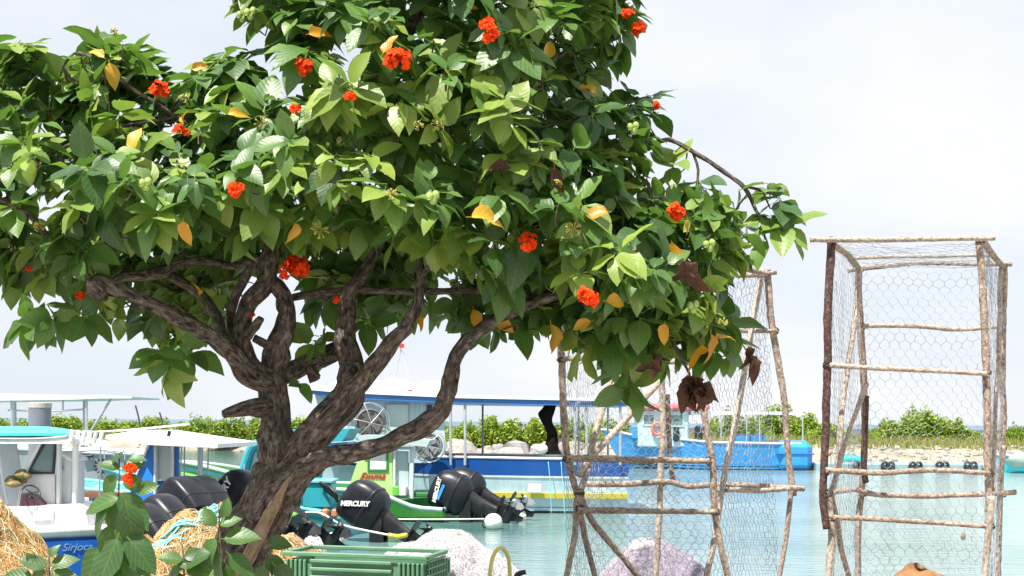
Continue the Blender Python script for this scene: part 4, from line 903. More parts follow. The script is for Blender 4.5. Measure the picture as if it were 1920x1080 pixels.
class Hull:
    """boat hull lofted from stern (t=0) to bow (t=1); stern centre at O on the water, heading ang (0 = +x, anticlockwise)"""
    def __init__(s, O, ang, Ln, beam, sheer, draft=.25, full=3.0, floor=.1):
        s.O = Vector((O[0], O[1], 0)); s.f = Vector((math.cos(ang), math.sin(ang), 0)); s.p = Vector((-math.sin(ang), math.cos(ang), 0)); s.L = Ln; s.b = beam / 2; s.sh = sheer; s.dr = draft; s.full = full; s.floor = floor
    def zs(s, t):
        for (a, za), (b, zb_) in zip(s.sh, s.sh[1:]):
            if t <= b: u = (t - a) / (b - a); u = u * u * (3 - 2 * u); return za + (zb_ - za) * u
        return s.sh[-1][1]
    def hb(s, t): return s.b * max(.02, (1 - t ** s.full)) * (.9 + .1 * min(1, t * 3))
    def S(s, t, side, q, out=0.0):
        """point on the shell: q = 0 gunwale, 1 chine, 2 keel"""
        zg = s.zs(t); b = s.hb(t); rake = .12 * s.L * max(0, t - .5) * 2
        zc = .04 + .3 * max(0, t - .6); zk = -s.dr * (1 - max(0, t - .55) / .45 * .9)
        if q <= 1: z = zg + (zc - zg) * q; y = b * (1 - .14 * q - .35 * q * max(0, t - .55))
        else: z = zc + (zk - zc) * (q - 1); y = b * (.86 - .35 * max(0, t - .55)) * (2 - q)
        x = t * s.L * .9 + rake * (max(0, z) / max(.3, zg)) * 1.0 - (.06 * z if t == 0 else 0)
        return s.O + s.f * x + s.p * (side * (y + out)) + Vector((0, 0, z))
    def build(s, t, m, mdeck, mg, rail=.03, N=26):
        T = [i / N for i in range(N + 1)]; Q = (0, .33, .66, 1, 1.5, 2)
        mb = MB(); rings = [[s.S(u, 1, q) for q in Q] + [s.S(u, -1, q) for q in Q[-2::-1]] for u in T]; mb.loft(rings, cap=False, close=False)
        n = len(rings[0]); mb.f.append(tuple(range(n))); mb.mi.append(0)
        part('hull', mb, m, t, True, sharp=40)
        mb = MB(); w_ = .05
        def inn(u, sd, q):
            p = s.S(u, sd, q); c = s.O + s.f * (p - s.O).dot(s.f); r_ = (p - c); k = r_.dot(s.p); k2 = math.copysign(max(0, abs(k) - w_), k); z = max(s.floor, p.z) if q else p.z - .003
            return c + s.p * k2 + Vector((0, 0, z)) 
        T2 = [.03 + .94 * i / N for i in range(N + 1)]
        rings = [[inn(u, 1, q) for q in (0, .4, .8)] + [s.O + s.f * (inn(u, 1, .8) - s.O).dot(s.f) + Vector((0, 0, s.floor))] + [inn(u, -1, q) for q in (.8, .4, 0)] for u in T2]
        mb.loft(rings, cap=False, close=False); mb.f.append(tuple(range(7))); mb.mi.append(0); part('inner_hull', mb, mdeck, t)
        g = MB()
        pts = [s.S(u, 1, 0) for u in T] + [s.S(u, -1, 0) for u in T[::-1]]; pts.append(pts[0]); g.tube(pts, rail, 8, False); part('gunwale', g, mg, t, True)
    def stripe(s, t, m, q0, q1, out=.006, t0=0.0, t1=1.0, name='stripe', sides=(1, -1), N=26):
        mb = MB()
        for sd in sides:
            vs = []; fs = []
            for i in range(N + 1):
                u = t0 + (t1 - t0) * i / N
                vs += [s.S(u, sd, q0, out), s.S(u, sd, q1, out), s.S(u, sd, q1, -.01), s.S(u, sd, q0, -.01)]
            for i in range(N):
                for k in range(4): a = i * 4 + k; b = i * 4 + (k + 1) % 4; fs.append((a, b, b + 4, a + 4))
            fs += [(0, 1, 2, 3), (N * 4, N * 4 + 3, N * 4 + 2, N * 4 + 1)]; mb.add(vs, fs)
        part(name, mb, m, t)

def bxp(x0, x1, y0, y1, d0, d1, bev=.012, mb=None):
    a = P(x0, y1, d0); b = P(x1, y0, d0); mb = mb or MB(); yaw = 0
    mb.rbox(((a.x + b.x) / 2, (d0 + d1) / 2, (a.z + b.z) / 2), (abs(b.x - a.x), d1 - d0, abs(b.z - a.z)), bev); return mb
def plp(poly, d, th, mb=None):
    mb = mb or MB(); mb.prism([P(x, y, d) for x, y in poly], (0, th, 0)); return mb
def tbp(pts, r, n=8, mb=None, smooth=True):
    mb = mb or MB(); w3 = [P(*p) for p in pts]
    if smooth and len(w3) > 2: w3, rr = crom(w3, [r] * len(w3), .05)
    mb.tube(w3, r, n); return mb
def text_mesh(txt, size, shear=0.0, ext=.003, bold=0.0):
    cu = bpy.data.curves.new('lettering', 'FONT'); cu.body = txt; cu.size = size; cu.extrude = ext; cu.shear = shear; cu.align_x = 'CENTER'; cu.align_y = 'CENTER'; cu.offset = bold
    o = bpy.data.objects.new('lettering_source', cu); COL.objects.link(o); bpy.context.view_layer.update()
    me = bpy.data.meshes.new_from_object(o.evaluated_get(bpy.context.evaluated_depsgraph_get())); bpy.data.objects.remove(o); bpy.data.curves.remove(cu); return me
def lettering(parent, txt, c, xdir, ydir, size, m, shear=0.0, bold=0.0, squash=1.0):
    me = text_mesh(txt, size, shear, bold=bold); me.materials.clear(); me.materials.append(m)
    x = Vector(xdir).normalized(); y = Vector(ydir); y = (y - x * y.dot(x)).normalized(); z = x.cross(y); x = x * squash
    M = Matrix(((x.x, y.x, z.x, c[0]), (x.y, y.y, z.y, c[1]), (x.z, y.z, z.z, c[2]), (0, 0, 0, 1)))
    me.transform(Matrix.Translation(-org(parent)) @ M); return link('lettering', me, parent)

def motor(boat, c, aft, tilt, sc=1.0, txts=(), bracket=True, yaw_side=None, band=None, square=3.4, vis=-1):
    """outboard motor: cowl centre c, aft direction, tilted up by tilt degrees"""
    c = Vector(c); a = Vector((aft[0], aft[1], 0)).normalized(); s_ = Vector((-a.y, a.x, 0)); th = R(tilt)
    X = a * math.cos(th) + Vector((0, 0, math.sin(th))); Z = -a * math.sin(th) + Vector((0, 0, math.cos(th)))
    def T(x, y, z): return c + (X * x + s_ * y + Z * z) * sc
    def ring(z, lx, ly, ox=0, n=20, e=square):
        r_ = []
        for k in range(n):
            an = 2 * math.pi * k / n; ca, sa = math.cos(an), math.sin(an); r_.append(T(ox + lx * math.copysign(abs(ca) ** (2 / e), ca), ly * math.copysign(abs(sa) ** (2 / e), sa), z))
        return r_
    prof = ((-.33, .17, .13, .05), (-.3, .25, .18, .04), (-.12, .31, .205, .02), (.12, .33, .21, 0), (.24, .31, .2, -.03), (.285, .27, .18, -.05), (.3, .2, .14, -.06)) if square > 4 else ((-.31, .2, .13, 0), (-.29, .25, .17, 0), (-.2, .315, .205, .01), (-.08, .335, .222, .015), (.08, .335, .222, .01), (.2, .32, .21, -.005), (.27, .285, .19, -.02), (.315, .22, .15, -.035), (.33, .12, .09, -.05))
    mb = MB(); mb.loft([ring(z, lx, ly, ox) for z, lx, ly, ox in prof])
    o = part('outboard_motor', mb, m_cowl, boat, True, sharp=60 if square <= 4 else 34)
    q = MB(); q.loft([ring(z, lx, ly, ox) for z, lx, ly, ox in ((-.13, .312, .2065, .02), (-.12, .314, .208, .02), (-.11, .314, .2075, .02))] if square > 4 else [ring(z, lx, ly, ox) for z, lx, ly, ox in ((-.1, .343, .229, .013), (-.075, .346, .231, .014), (-.06, .343, .229, .014))]); part('seam_band', q, m_leg, o, True)
    q = MB(); q.loft([ring(z, lx, ly, ox, 16, 2.6) for z, lx, ly, ox in ((-.29, .2, .12, .0), (-.4, .16, .1, .0), (-.6, .12, .07, .02), (-.78, .1, .05, .03), (-.82, .12, .045, .03))]); part('midsection', q, m_leg, o, True, sharp=50)
    q = MB(); q.prism([T(x, y, -.8) for x, y in ((-.1, -.03), (.05, -.1), (.3, -.1), (.34, 0), (.3, .1), (.05, .1), (-.1, .03))], Z * -.022 * sc)
    q.loft([ring(z, lx, ly, ox, 12, 2.2) for z, lx, ly, ox in ((-.81, .12, .035, .04), (-.95, .1, .03, .05))])
    q.loft([[T(x, r_ * math.cos(an), -1.0 + r_ * math.sin(an)) for an in [k * .524 for k in range(12)]] for x, r_ in ((-.17, .008), (-.12, .045), (0, .068), (.15, .066), (.24, .05))])
    q.prism([T(.0, -.008, -1.05), T(.16, -.008, -1.05), T(.15, -.008, -1.24), T(.08, -.008, -1.24)], s_ * .016 * sc); part('lower_unit', q, m_leg, o, False)
    q = MB(); q.loft([[T(x, r_ * math.cos(an), -1.0 + r_ * math.sin(an)) for an in [k * .628 for k in range(10)]] for x, r_ in ((.24, .05), (.33, .045), (.36, .02))])
    for k in range(3):
        an = k * 2.094 + .5; dr = lambda r_, o_: (r_ * math.cos(an + o_), r_ * math.sin(an + o_))
        pp = []
        for (r_, o_, xx) in ((.04, -.5, .25), (.12, -.75, .23), (.18, -.35, .25), (.185, .15, .29), (.13, .55, .33), (.04, .5, .33)):
            y_, z_ = dr(r_, o_); pp.append(T(xx, y_, -1.0 + z_))
        q.prism(pp, X * .008 * sc)
    part('propeller', q, m_chrome if sc > .96 else m_leg, o)
    if bracket:
        q = MB(); b0 = T(-.02, 0, -.42); base = b0 - a * .2 * sc
        for sg in (-1, 1): q.prism([base + s_ * sg * .13 * sc + Vector((0, 0, .1)) , base + s_ * sg * .13 * sc + a * .2 * sc + Vector((0, 0, .08)), base + s_ * sg * .13 * sc + a * .12 * sc + Vector((0, 0, -.5)), base + s_ * sg * .13 * sc + Vector((0, 0, -.55))], s_ * .05 * sc)
        q.box(base + a * .06 * sc + Vector((0, 0, -.25)), (.14 * sc, .2 * sc, .5), Matrix.Rotation(math.atan2(a.y, a.x), 3, 'Z')); part('bracket', q, m_leg, o)
    side = s_ if s_.y * vis > 0 else -s_
    if band:
        q = MB(); q.prism([c + side * (.236 if square <= 4 else .222) * sc + X * u * sc + Z * v * sc for u, v in ((-.16, band[1] - .02), (.1, band[1] - .02), (.1, band[1] + .025), (-.13, band[1] + .025))], side * -.02 * sc); part('decal', q, band[0], o)
    for (tx, size, ang, m, u, v) in txts:
        xd = (a if a.dot(RT) > 0 else -a); c_ = c + xd * (.05 if ang == 0 else 0); xa = xd * math.cos(R(ang)) + Vector((0, 0, math.sin(R(ang)))); ya = -xd * math.sin(R(ang)) + Vector((0, 0, math.cos(R(ang))))
        lettering(o, tx, c_ + side * (.24 if square <= 4 else .222) * sc + X * u * sc + Z * v * sc, xa, ya, size, m, .15, .004)
    return o

# ---- (a) the wide white boat with blue band and long canopy
b7 = 20.9
wb = thing('canopy_boat', (P(870, 965, b7).x, b7 + 1.1, 0), 'long pale boat with blue band, wheelhouse and flat white canopy, lying broadside', 'boat', 'fishing boats')
gx = P(1176, 862, b7); h7 = Hull((gx.x, b7 + 1.08), math.pi, (1176 - 530) / F * b7 / .97, 2.15, [(0, gx.z), (.6, gx.z + .02), (1, gx.z + .32)], full=3.4)
h7.build(wb, p_pale, m_deck, p_white, .022)
h7.stripe(wb, p_navy, .02, .33, .008); h7.stripe(wb, p_white, .335, .37, .012); h7.stripe(wb, p_algae, .93, 1.06, .006)
h7.stripe(wb, p_yel, .66, .76, .05, .0, .42, 'rubbing_bar', (1,)); h7.stripe(wb, p_yel, .66, .76, .05, .0, .42, 'rubbing_bar', (-1,))
for x in (1003, 1125): part('cleat_bracket', bxp(x - 13, x + 13, 908, 924, b7 - .06, b7 + .03), p_offw, wb)
# transom cap
mb = MB(); mb.prism([P(572, 731, b7), P(640, 737, b7), P(860, 747, b7), P(1175, 753, b7), P(1175, 762, b7), P(860, 757, b7), P(640, 747, b7), P(580, 738, b7)], (0, 2.1, 0)); part('canopy_edge', mb, paint('paint_edge_blue', (0.03, 0.14, 0.42)), wb)
mb = MB(); mb.prism([P(566, 727, b7 - .03), P(600, 722, b7 - .03), P(860, 740, b7 - .03), P(1178, 747, b7 - .03), P(1178, 753, b7 - .03), P(860, 746.5, b7 - .03), P(640, 736.5, b7 - .03), P(572, 730.5, b7 - .03)], (0, 2.16, 0)); part('canopy_roof', mb, p_white, wb)
mb = MB(); mb.prism([P(612, 724, b7 + .25), P(640, 706, b7 + .25), P(690, 712, b7 + .25), P(826, 722, b7 + .25), P(835, 741, b7 + .25)], (0, 1.5, 0)); part('roof_hood', mb, p_white, wb)
for (x0, x1, y0, y1) in ((722, 760, 710, 722), (786, 832, 714, 726)): part('roof_locker', bxp(x0, x1, y0, y1, b7 + .5, b7 + 1.1, .03), p_white, wb)
q = bxp(765, 773, 731, 738, b7 + .2, b7 + .3, .004); part('side_light', q, p_red, wb)
mst = part('mast', tbp([(737, 722, b7 + .8), (752, 650, b7 + .8)], .018), m_alu, wb)
q = bxp(748, 757, 644, 652, b7 + .74, b7 + .86, .01); part('mast_light', q, p_red, mst)
q = tbp([(752, 655, b7 + .8), (790, 725, b7 + .8)], .004, 5); q = tbp([(752, 655, b7 + .8), (772, 728, b7 + .6)], .004, 5, q); part('stay', q, m_galv, mst)
for (x, d, r) in ((845, b7 + .06, .024), (872, b7 + .06, .024), (1078, b7 + .06, .024), (1100, b7 + .06, .024), (1163, b7 + .06, .024), (905, b7 + 2.0, .02), (1085, b7 + 2.0, .02), (1140, b7 + 2.0, .02)):
    part('canopy_post', tbp([(x, 754, d), (x, 872, d)], r, 8, smooth=False), m_galv, wb)
# wheelhouse
part('wheelhouse_wall', plp([(590, 739), (640, 743), (834, 751), (834, 868), (640, 868), (624, 868)], b7 + .2, .05), p_pale, wb)
part('wheelhouse_wall', plp([(592, 739), (640, 743), (830, 751), (830, 868), (640, 868), (626, 868)], b7 + 1.85, .05), p_pale, wb)
q = MB(); q.prism([P(590, 739, b7 + .251), P(594, 739, b7 + .251), P(630, 868, b7 + .251), P(624, 868, b7 + .251)], (0, 1.59, 0)); part('windscreen_wall', q, p_pale, wb)
def window(par, x0, x1, y0, y1, d, mf, mg, fw=3, th=.02, poly=None):
    pl = poly or [(x0, y0), (x1, y0), (x1, y1), (x0, y1)]; cxp = sum(a for a, b in pl) / len(pl); cyp = sum(b for a, b in pl) / len(pl)
    ins = [(a + math.copysign(fw, cxp - a), b + math.copysign(fw, cyp - b)) for a, b in pl]; mb = MB(); n = len(pl)
    for i in range(n):
        j = (i + 1) % n; mb.prism([P(*pl[i], d - th), P(*pl[j], d - th), P(*ins[j], d - th), P(*ins[i], d - th)], (0, th, 0))
    w_ = part('window', mb, mf, par); q = plp(ins, d - th * .45, th * .35); part('pane', q, mg, w_); return w_
window(wb, 721, 768, 756, 838, b7 + .2, p_grey, m_pane, 3); window(wb, 0, 0, 0, 0, b7 + .2, p_offw, m_glass, 3, poly=[(601, 748), (624, 750), (634, 770), (608, 770)])
window(wb, 798, 812, 757, 830, b7 + .2, p_grey, m_frame, 2); window(wb, 646, 678, 752, 790, b7 + .2, p_offw, m_pane, 3)
for x in (776, 783, 790): part('rail', tbp([(x, 753, b7 + .17), (x, 850, b7 + .17)], .01, 6, smooth=False), p_offw, wb)
# caged fans
m_fan = mat('fan_blade', (0.15, 0.14, 0.13), .6, .25, 9); m_fan2 = mat('fan_grey', (0.24, 0.25, 0.26), .6, .2, 9); m_fan3 = mat('fan_blade_brown', (0.12, 0.11, 0.1), .6, .2, 9)
def fan(x, y, r, d, m, tilt=0, gr=1.25):
    c = P(x, y, d); rw = r / F * d; ax = Vector((tilt, -1, 0)).normalized(); u = Vector((0, 0, 1)); v = ax.cross(u).normalized(); mb = MB()
    mb.loft([[c + ax * z + (u * math.cos(k * .262) + v * math.sin(k * .262)) * q_ for k in range(24)] for z, q_ in ((-.1, rw), (.02, rw), (.03, rw * .93), (0, rw * .9), (0.0, rw * .3), (.03, rw * .2), (.03, rw * .02))])
    o = part('caged_fan', mb, m, wb, True, sharp=40); g = MB()
    for q_, z in ((rw * gr, .02), (rw * gr, -.14)): g.tube([c + ax * z + (u * math.cos(k * .262) + v * math.sin(k * .262)) * q_ for k in range(25)], .008, 5, False)
    for k in range(6):
        e = (u * math.cos(k * 1.047 + .3) + v * math.sin(k * 1.047 + .3)) * rw * gr; g.tube([c + ax * .02 + e, c + ax * .1 + e * .6, c + ax * .13], .006, 5, False); g.tube([c + ax * .02 + e, c - ax * .14 + e], .006, 5, False)
    part('guard', g, m_alu, o, True); q = MB()
    for k in range(5):
        an = k * 1.2566; e1 = (u * math.cos(an) + v * math.sin(an)); e2 = (u * math.cos(an + .8) + v * math.sin(an + .8)); q.prism([c + ax * .035 + e1 * rw * .2, c + ax * .05 + e1 * rw * .86, c + ax * .035 + e2 * rw * .86, c + ax * .03 + e2 * rw * .2], ax * .004)
    part('blades', q, m_fan3 if m is m_fan else m_grey2, o); q = MB(); q.box(c - ax * .17, (.1, .3, .1)); part('arm', q, p_offw, o); return o
m_grey2 = mat('fan_blade_grey', (0.18, 0.19, 0.2), .5, .2, 9)
fan(693, 793, 27, b7 - .16, m_fan, .35, 1.4); fan(803, 836, 26, b7 - .14, m_fan2, -.1, 1.2)
# things lying in the boat
clo = MB(); rows0 = [(755, 1024, 1044), (764, 1018, 1042), (775, 1009, 1039), (783, 1011, 1036), (792, 1016, 1036), (802, 1021, 1041), (812, 1025, 1045), (822, 1025, 1046), (833, 1022, 1047), (845, 1021, 1050), (852, 1019, 1054), (856, 1014, 1060)]
rows = [(v.x, v.y, v.z) for v in crom([Vector(r0) for r0 in rows0], [1] * len(rows0), 2.5)[0]]; rings = []
for (y, x0, x1) in rows:
    a = P(x0, y, b7 + .3); b = P(x1, y, b7 + .3); c = (a + b) / 2; rx = (b - a).length / 2
    rings.append([c + Vector((rx * math.cos(k * .349), rx * .6 * math.sin(k * .349) * (1 + .3 * math.sin(k * 1.4 + y * .1)), 0)) for k in range(18)])
clo.loft(rings); o = part('hanging_cloth', clo, mat('black_cloth', (0.03, 0.024, 0.022), .9, .3, 12, .5, 30), smooth=True, sharp=70); tag(o, 'bent black bundle of cloth hanging from the white canopy', 'cloth')
q = MB(); ctr = P(1034, 858, b7 + .32)
q.loft([[ctr + Vector((r_ * math.cos(k * .262), r_ * .8 * math.sin(k * .262), z)) for k in range(24)] for z, r_ in ((-.1, .18), (-.02, .27), (.05, .31), (.06, .33), (.05, .29), (-.02, .25), (-.05, .02))]); o = part('shallow_basin', q, p_mint, smooth=True, sharp=60); tag(o, 'shallow grey green basin under the hanging black cloth', 'basin')
q = MB(); q.ball(P(1016, 842, b7 + .2), .1, 18, 12, (1.05, 1, .9)); o = part('net_float', q, m_buoy, smooth=True); tag(o, 'white float in the basin left of the hanging black cloth', 'float', 'net floats')
q = MB(); q.ball(P(1052, 836, b7 + .35), .13, 16, 11, (.7, .7, 1.15), .2); o = part('net_float', q, mat('float_pinkish', (.5, .42, .4), .6, .2, 8), smooth=True); tag(o, 'pinkish grey float just right of the hanging black cloth', 'float', 'net floats')

# ---- (b) the green boat
bE = 18.9
em = thing('green_boat', (P(760, 975, bE).x, bE + .6, 0), 'green boat with pale green console bearing red lettering and two tilted motors', 'boat', 'fishing boats')
st = P(846, 962, bE); hE = Hull((st.x - .02, bE + .72), math.pi - .16, 4.6, 1.7, [(0, .2), (.07, .22), (.28, .47), (.5, .5), (1, .85)], full=3.2, floor=.06)
hE.build(em, p_green, p_dkgr, p_mint, .035); hE.stripe(em, p_teal2, .1, .2, .01, .2, 1.0); hE.stripe(em, p_algae, .9, 1.05, .006)
part('console_side', plp([(646, 936), (683, 828), (736, 830), (736, 936)], bE + .25, .04), p_lime, em)
part('console_side', plp([(650, 930), (685, 830), (736, 831), (736, 930)], bE + .95, .04), p_lime, em)
q = MB(); q.prism([P(646, 936, bE + .291), P(683, 828, bE + .291), P(688, 828, bE + .291), P(651, 936, bE + .291)], (0, .655, 0)); part('console_front', q, p_lime, em)
part('console_door', plp([(737, 845), (766, 846), (766, 934), (737, 934)], bE + .3, .03), p_mint, em)
part('console_pillar', bxp(767, 776, 838, 936, bE + .24, bE + .32), p_offw, em); part('console_pillar', bxp(736.5, 742, 838, 936, bE + .22, bE + .3), p_offw, em)
part('console_roof', plp([(672, 829), (676, 816), (752, 818), (806, 826), (800, 838), (740, 832)], bE + .12, 1.0), p_mint, em)
part('roof_trim', plp([(688, 832.5), (730, 832.5), (730, 840), (686, 840)], bE + .2, .05), p_dkgr, em)
window(em, 689, 728, 838, 884, bE + .25, p_dkgr, p_white, 4, .02)
lettering(em, 'Emma', P(697, 893, bE + .24), RT + UP * .02, UP, .16, m_txtr, .5, .001, 1.0)
part('engine_box', bxp(736, 748, 912, 930, bE + .1, bE + .4), p_green, em); part('engine_box', bxp(748, 762, 912, 930, bE + .1, bE + .4), p_offw, em)
part('bench', bxp(768, 812, 924, 932, bE + .3, bE + 1.2), p_dkgr, em)
motor(em, P(846, 924, bE + .25), (.97, -.25), 66, .97, [('MERCURY', .085, 76, m_txtw, -.02, .17)], square=2.5, band=(m_txtb, .1))
motor(em, P(870, 917, bE + .8), (.97, -.25), 66, .97, square=2.5)

# ---- (c) the teal boat in front of it
bT = 16.4
te = thing('teal_boat', (P(560, 1000, bT).x, bT + .8, 0), 'teal boat with slanted cabin arch behind the leaning trunk, black motor tilted up', 'boat', 'fishing boats')
hT = Hull((P(648, 985, bT).x, bT + .4), math.pi - .42, 4.2, 1.6, [(0, .36), (.1, .4), (.6, .5), (1, .8)], full=3.0)
hT.build(te, p_teal2, p_teal, p_teal2, .03); hT.stripe(te, p_teal, .25, .4, .008)
part('cabin_roof', plp([(500, 806), (656, 804), (641, 828), (500, 834)], bT + .3, 1.2), p_teal, te)
part('roof_underside', plp([(560, 836), (650, 829.5), (655, 836), (560, 846)], bT + .35, 1.0), p_sky, te)
part('cabin_wall', plp([(500, 834.5), (612, 831), (600, 920), (500, 930)], bT + .5, .04), p_teal, te)
part('cabin_arch', tbp([(438, 940, bT + .2), (456, 880, bT + .2), (472, 838, bT + .2), (500, 824, bT + .2)], .055, 10), p_teal, te)
part('cabin_arch', tbp([(446, 935, bT + 1.2), (462, 880, bT + 1.2), (478, 840, bT + 1.2), (504, 828, bT + 1.2)], .05, 10), p_teal, te)
window(te, 0, 0, 0, 0, bT + .3, p_teal, m_pane, 3, .02, poly=[(474, 846), (496, 838), (496, 905), (462, 905)])
for x in (478, 458): part('rail', tbp([(x, 870, bT + .1), (x, 935, bT + .1)], .008, 6, smooth=False), m_alu, te)
part('storage_box', bxp(568, 621, 906, 952, bT - .2, bT + .3, .015), p_teal, te); part('box_lid', bxp(565, 624, 900, 906, bT - .23, bT + .33, .01), p_teal2, te)
for x in (609, 628): part('fuel_can', bxp(x - 7, x + 6, 955, 970, bT - .3, bT - .15, .02), m_orange, te)
part('stern_box', bxp(595, 640, 952, 996, bT - .1, bT + .1), p_teal2, te)
motor(te, P(683, 948, bT - .5), (.95, -.3), 56, .9, [('MERCURY', .088, 0, m_txtw, -.02, .1)], square=3.8)
motor(te, P(512, 945, bT - .9), (.93, -.36), 58, .95, square=3.0)
q = MB()
for k in range(6): q = tbp([(600 + k * 2, 905 + k * 3, bT - .25), (620 + k * 2, 915 + k * 4, bT - .4), (632, 930 + k * 2, bT - .45)], .018, 6, q)
part('control_cables', q, m_leg, te, True)
# ---- (d) low green and white skiff with a motor beside the trunk
bS = 14.2
sk = thing('low_skiff', (P(440, 960, bS).x, bS + 1.0, 0), 'low white and green skiff left of the trunk with one grey black motor', 'boat', 'fishing boats')
hS = Hull((P(462, 960, bS).x, bS + .3), math.pi - 1.05, 3.8, 1.3, [(0, .4), (.5, .56), (1, .78)]); hS.build(sk, p_white, m_deck, p_green, .03); hS.stripe(sk, p_mint, .3, .5, .008)
motor(sk, P(452, 936, bS - .2), (.9, -.42), 58, .92, [('MERCURY', .12, 60, m_txtw, -.08, .12)], square=3.4)
# ---- (e) blue console boat
bB = 13.4
bb = thing('console_boat', (P(340, 960, bB).x, bB + 1.0, 0), 'blue and white console boat with flat white roof and two black motors', 'boat', 'fishing boats')
hB = Hull((P(352, 960, bB).x, bB - .1), math.pi - 1.12, 5.0, 1.7, [(0, .5), (.4, .56), (1, .62)]); hB.build(bb, p_sky, m_deck, p_white, .035); hB.stripe(bb, p_white, .0, .18, .008)
q = MB(); q.prism([P(198, 816, 14.3), P(272, 826, 13.2), P(408, 832, 13.1), P(482, 828, 14.2), P(330, 806, 15.4), P(262, 806, 15.4)], (0, 0, -.045)); part('roof', q, p_white, bb)
q = MB(); q.prism([P(268, 826, 13.24), P(408, 830, 13.14), P(408, 836, 13.14), P(268, 832, 13.24)], (0, .05, 0)); part('roof_edge', q, p_offw, bb)
part('console_side', plp([(238, 950), (246, 918), (286, 826), (292, 826), (288, 950)], bB + .1, .04), paint('paint_console_blue', (0.022, 0.22, 0.7)), bb)
part('screen_edge', plp([(244, 918), (284, 826), (280, 826), (240, 916)], bB + .06, .1), p_white, bb)
part('console_post', bxp(287, 293, 828, 945, bB + .02, bB + .1), p_white, bb); part('console_post', bxp(327, 333, 830, 930, bB + .02, bB + .12), p_royal, bb); part('console_post', bxp(322, 326.5, 830, 930, bB + .02, bB + .12), p_white, bb)
window(bb, 293.5, 321.5, 830, 900, bB + .12, p_white, m_pane, 2); part('console_panel', plp([(293.5, 901), (321.5, 901), (321.5, 950), (293.5, 950)], bB + .1, .03), p_royal, bb)
part('screen_pane', plp([(298, 895), (321, 840), (321, 895)], bB + .16, .015), p_offw, bb)
part('roof_post', bxp(369, 378, 831, 945, bB + .3, bB + .36), p_offw, bb)
for (x0, x1, d) in ((346, 345, bB + 1.2), (380, 377, bB + .9), (392, 387, bB + .1), (341, 336, bB)): part('roof_stay', tbp([(x0, 829, d), (x1, 935, d)], .011, 6, smooth=False), m_galv, bb)
part('seat', bxp(336, 372, 900, 932, bB + .2, bB + .7, .03), p_grey, bb); part('seat', bxp(374, 400, 897, 930, bB + .3, bB + .7, .04), paint('seat_teal', (0.06, 0.16, 0.17)), bb)
part('horn', tbp([(316, 818, bB - .1), (318, 808, bB - .1)], .02, 8), m_leg, bb); part('roof_rail', tbp([(292, 818, bB - .14), (325, 821, bB - .14)], .012, 6), m_galv, bb)
m1 = motor(bb, P(340, 949, bB - .75), (.86, -.5), 50, .84, [('K', .16, -70, m_txtw, -.12, .1)], square=7, band=(p_red, .0)); motor(bb, P(374, 947, bB - .45), (.86, -.5), 50, .84, square=7)
q = MB(); cmot = P(342, 948, bB - .75)
# ---- (f) white cabin boat with turquoise hard top
bW = 11.6
wc = thing('cabin_boat', (P(150, 1000, bW).x, bW + 1.0, 0), 'white cabin boat with turquoise hard top, rod holders and blue lettered transom', 'boat', 'fishing boats')
hW = Hull((P(196, 1000, bW).x, bW - .55), math.pi - 1.0, 4.6, 1.5, [(0, .55), (.3, .58), (1, .7)], floor=.2); hW.build(wc, p_royal, p_white, p_white, .05); hW.stripe(wc, p_white, 0, .12, .012)
# blue transom with white frame and name
tc0 = hW.S(0, 1, 0); tc1 = hW.S(0, -1, 0); tx = (tc1 - tc0); 
if tx.dot(RT) < 0: tx = -tx; tc0 = tc1
tx.normalize(); tm = (hW.S(0, 1, .5) + hW.S(0, -1, .5)) / 2; back = -hW.f
tm.z = 0
q = MB(); q.prism([tm + tx * a_ + Vector((0, 0, z_)) + back * .03 for a_, z_ in ((-.63, .02), (.63, .02), (.63, .47), (-.63, .47))], back * .02); part('transom_panel', q, p_royal, wc)
lettering(wc, 'Sirjoca', tm - tx * .08 + Vector((0, 0, .41)) + back * .056, tx, UP, .095, paint('letter_pale', (0.2, 0.36, 0.62)), .35)
q = MB(); q.rbox(tm + Vector((0, 0, .53)) - back * .03, (1.5, .14, .07), .03, Matrix.Rotation(math.atan2(tx.y, tx.x), 3, 'Z')); part('transom_top', q, p_white, wc)
part('cabin_wall', plp([(40, 892), (50, 886), (103, 890), (103, 955), (30, 955)], bW + .3, .05), p_white, wc)
window(wc, 0, 0, 0, 0, bW + .3, m_frame, m_glass, 4, .03, poly=[(50, 889), (81, 827), (105, 827), (101, 889)])
part('screen_post', tbp([(44, 890, bW + .28), (79, 824, bW + .28)], .022, 8, smooth=False), p_white, wc); part('cabin_post', bxp(104, 112, 824, 958, bW + .26, bW + .34), p_white, wc); part('cabin_post', bxp(134, 143, 826, 958, bW + .2, bW + .28), p_white, wc)
part('locker', plp([(111, 852), (132, 864), (132, 952), (111, 952)], bW + .36, .4), p_offw, wc); part('locker_lid', plp([(108, 846), (134, 860), (134, 866), (108, 852)], bW + .33, .45), p_white, wc); part('vent', bxp(113, 119, 875, 881, bW + .34, bW + .36, .003), p_grey, wc)
q = MB(); q.prism([P(-90, 818, bW + .05), P(128, 817, bW + .05), P(150, 812, bW + .8), P(90, 804, bW + 1.7), P(-90, 803, bW + 1.7)], (0, 0, .025)); part('hard_top', q, p_turq, wc)
q = MB(); q.prism([P(-90, 822, bW), P(134, 822, bW), P(205, 830, bW + .1), P(200, 826, bW + .9), P(110, 812, bW + 1.8), P(-90, 810, bW + 1.8)], (0, 0, -.05)); part('top_frame', q, p_white, wc)
part('top_rail', tbp([(-60, 822, bW), (60, 823, bW), (125, 818, bW), (140, 812, bW)], .014, 8), m_chrome, wc)
rdx = []
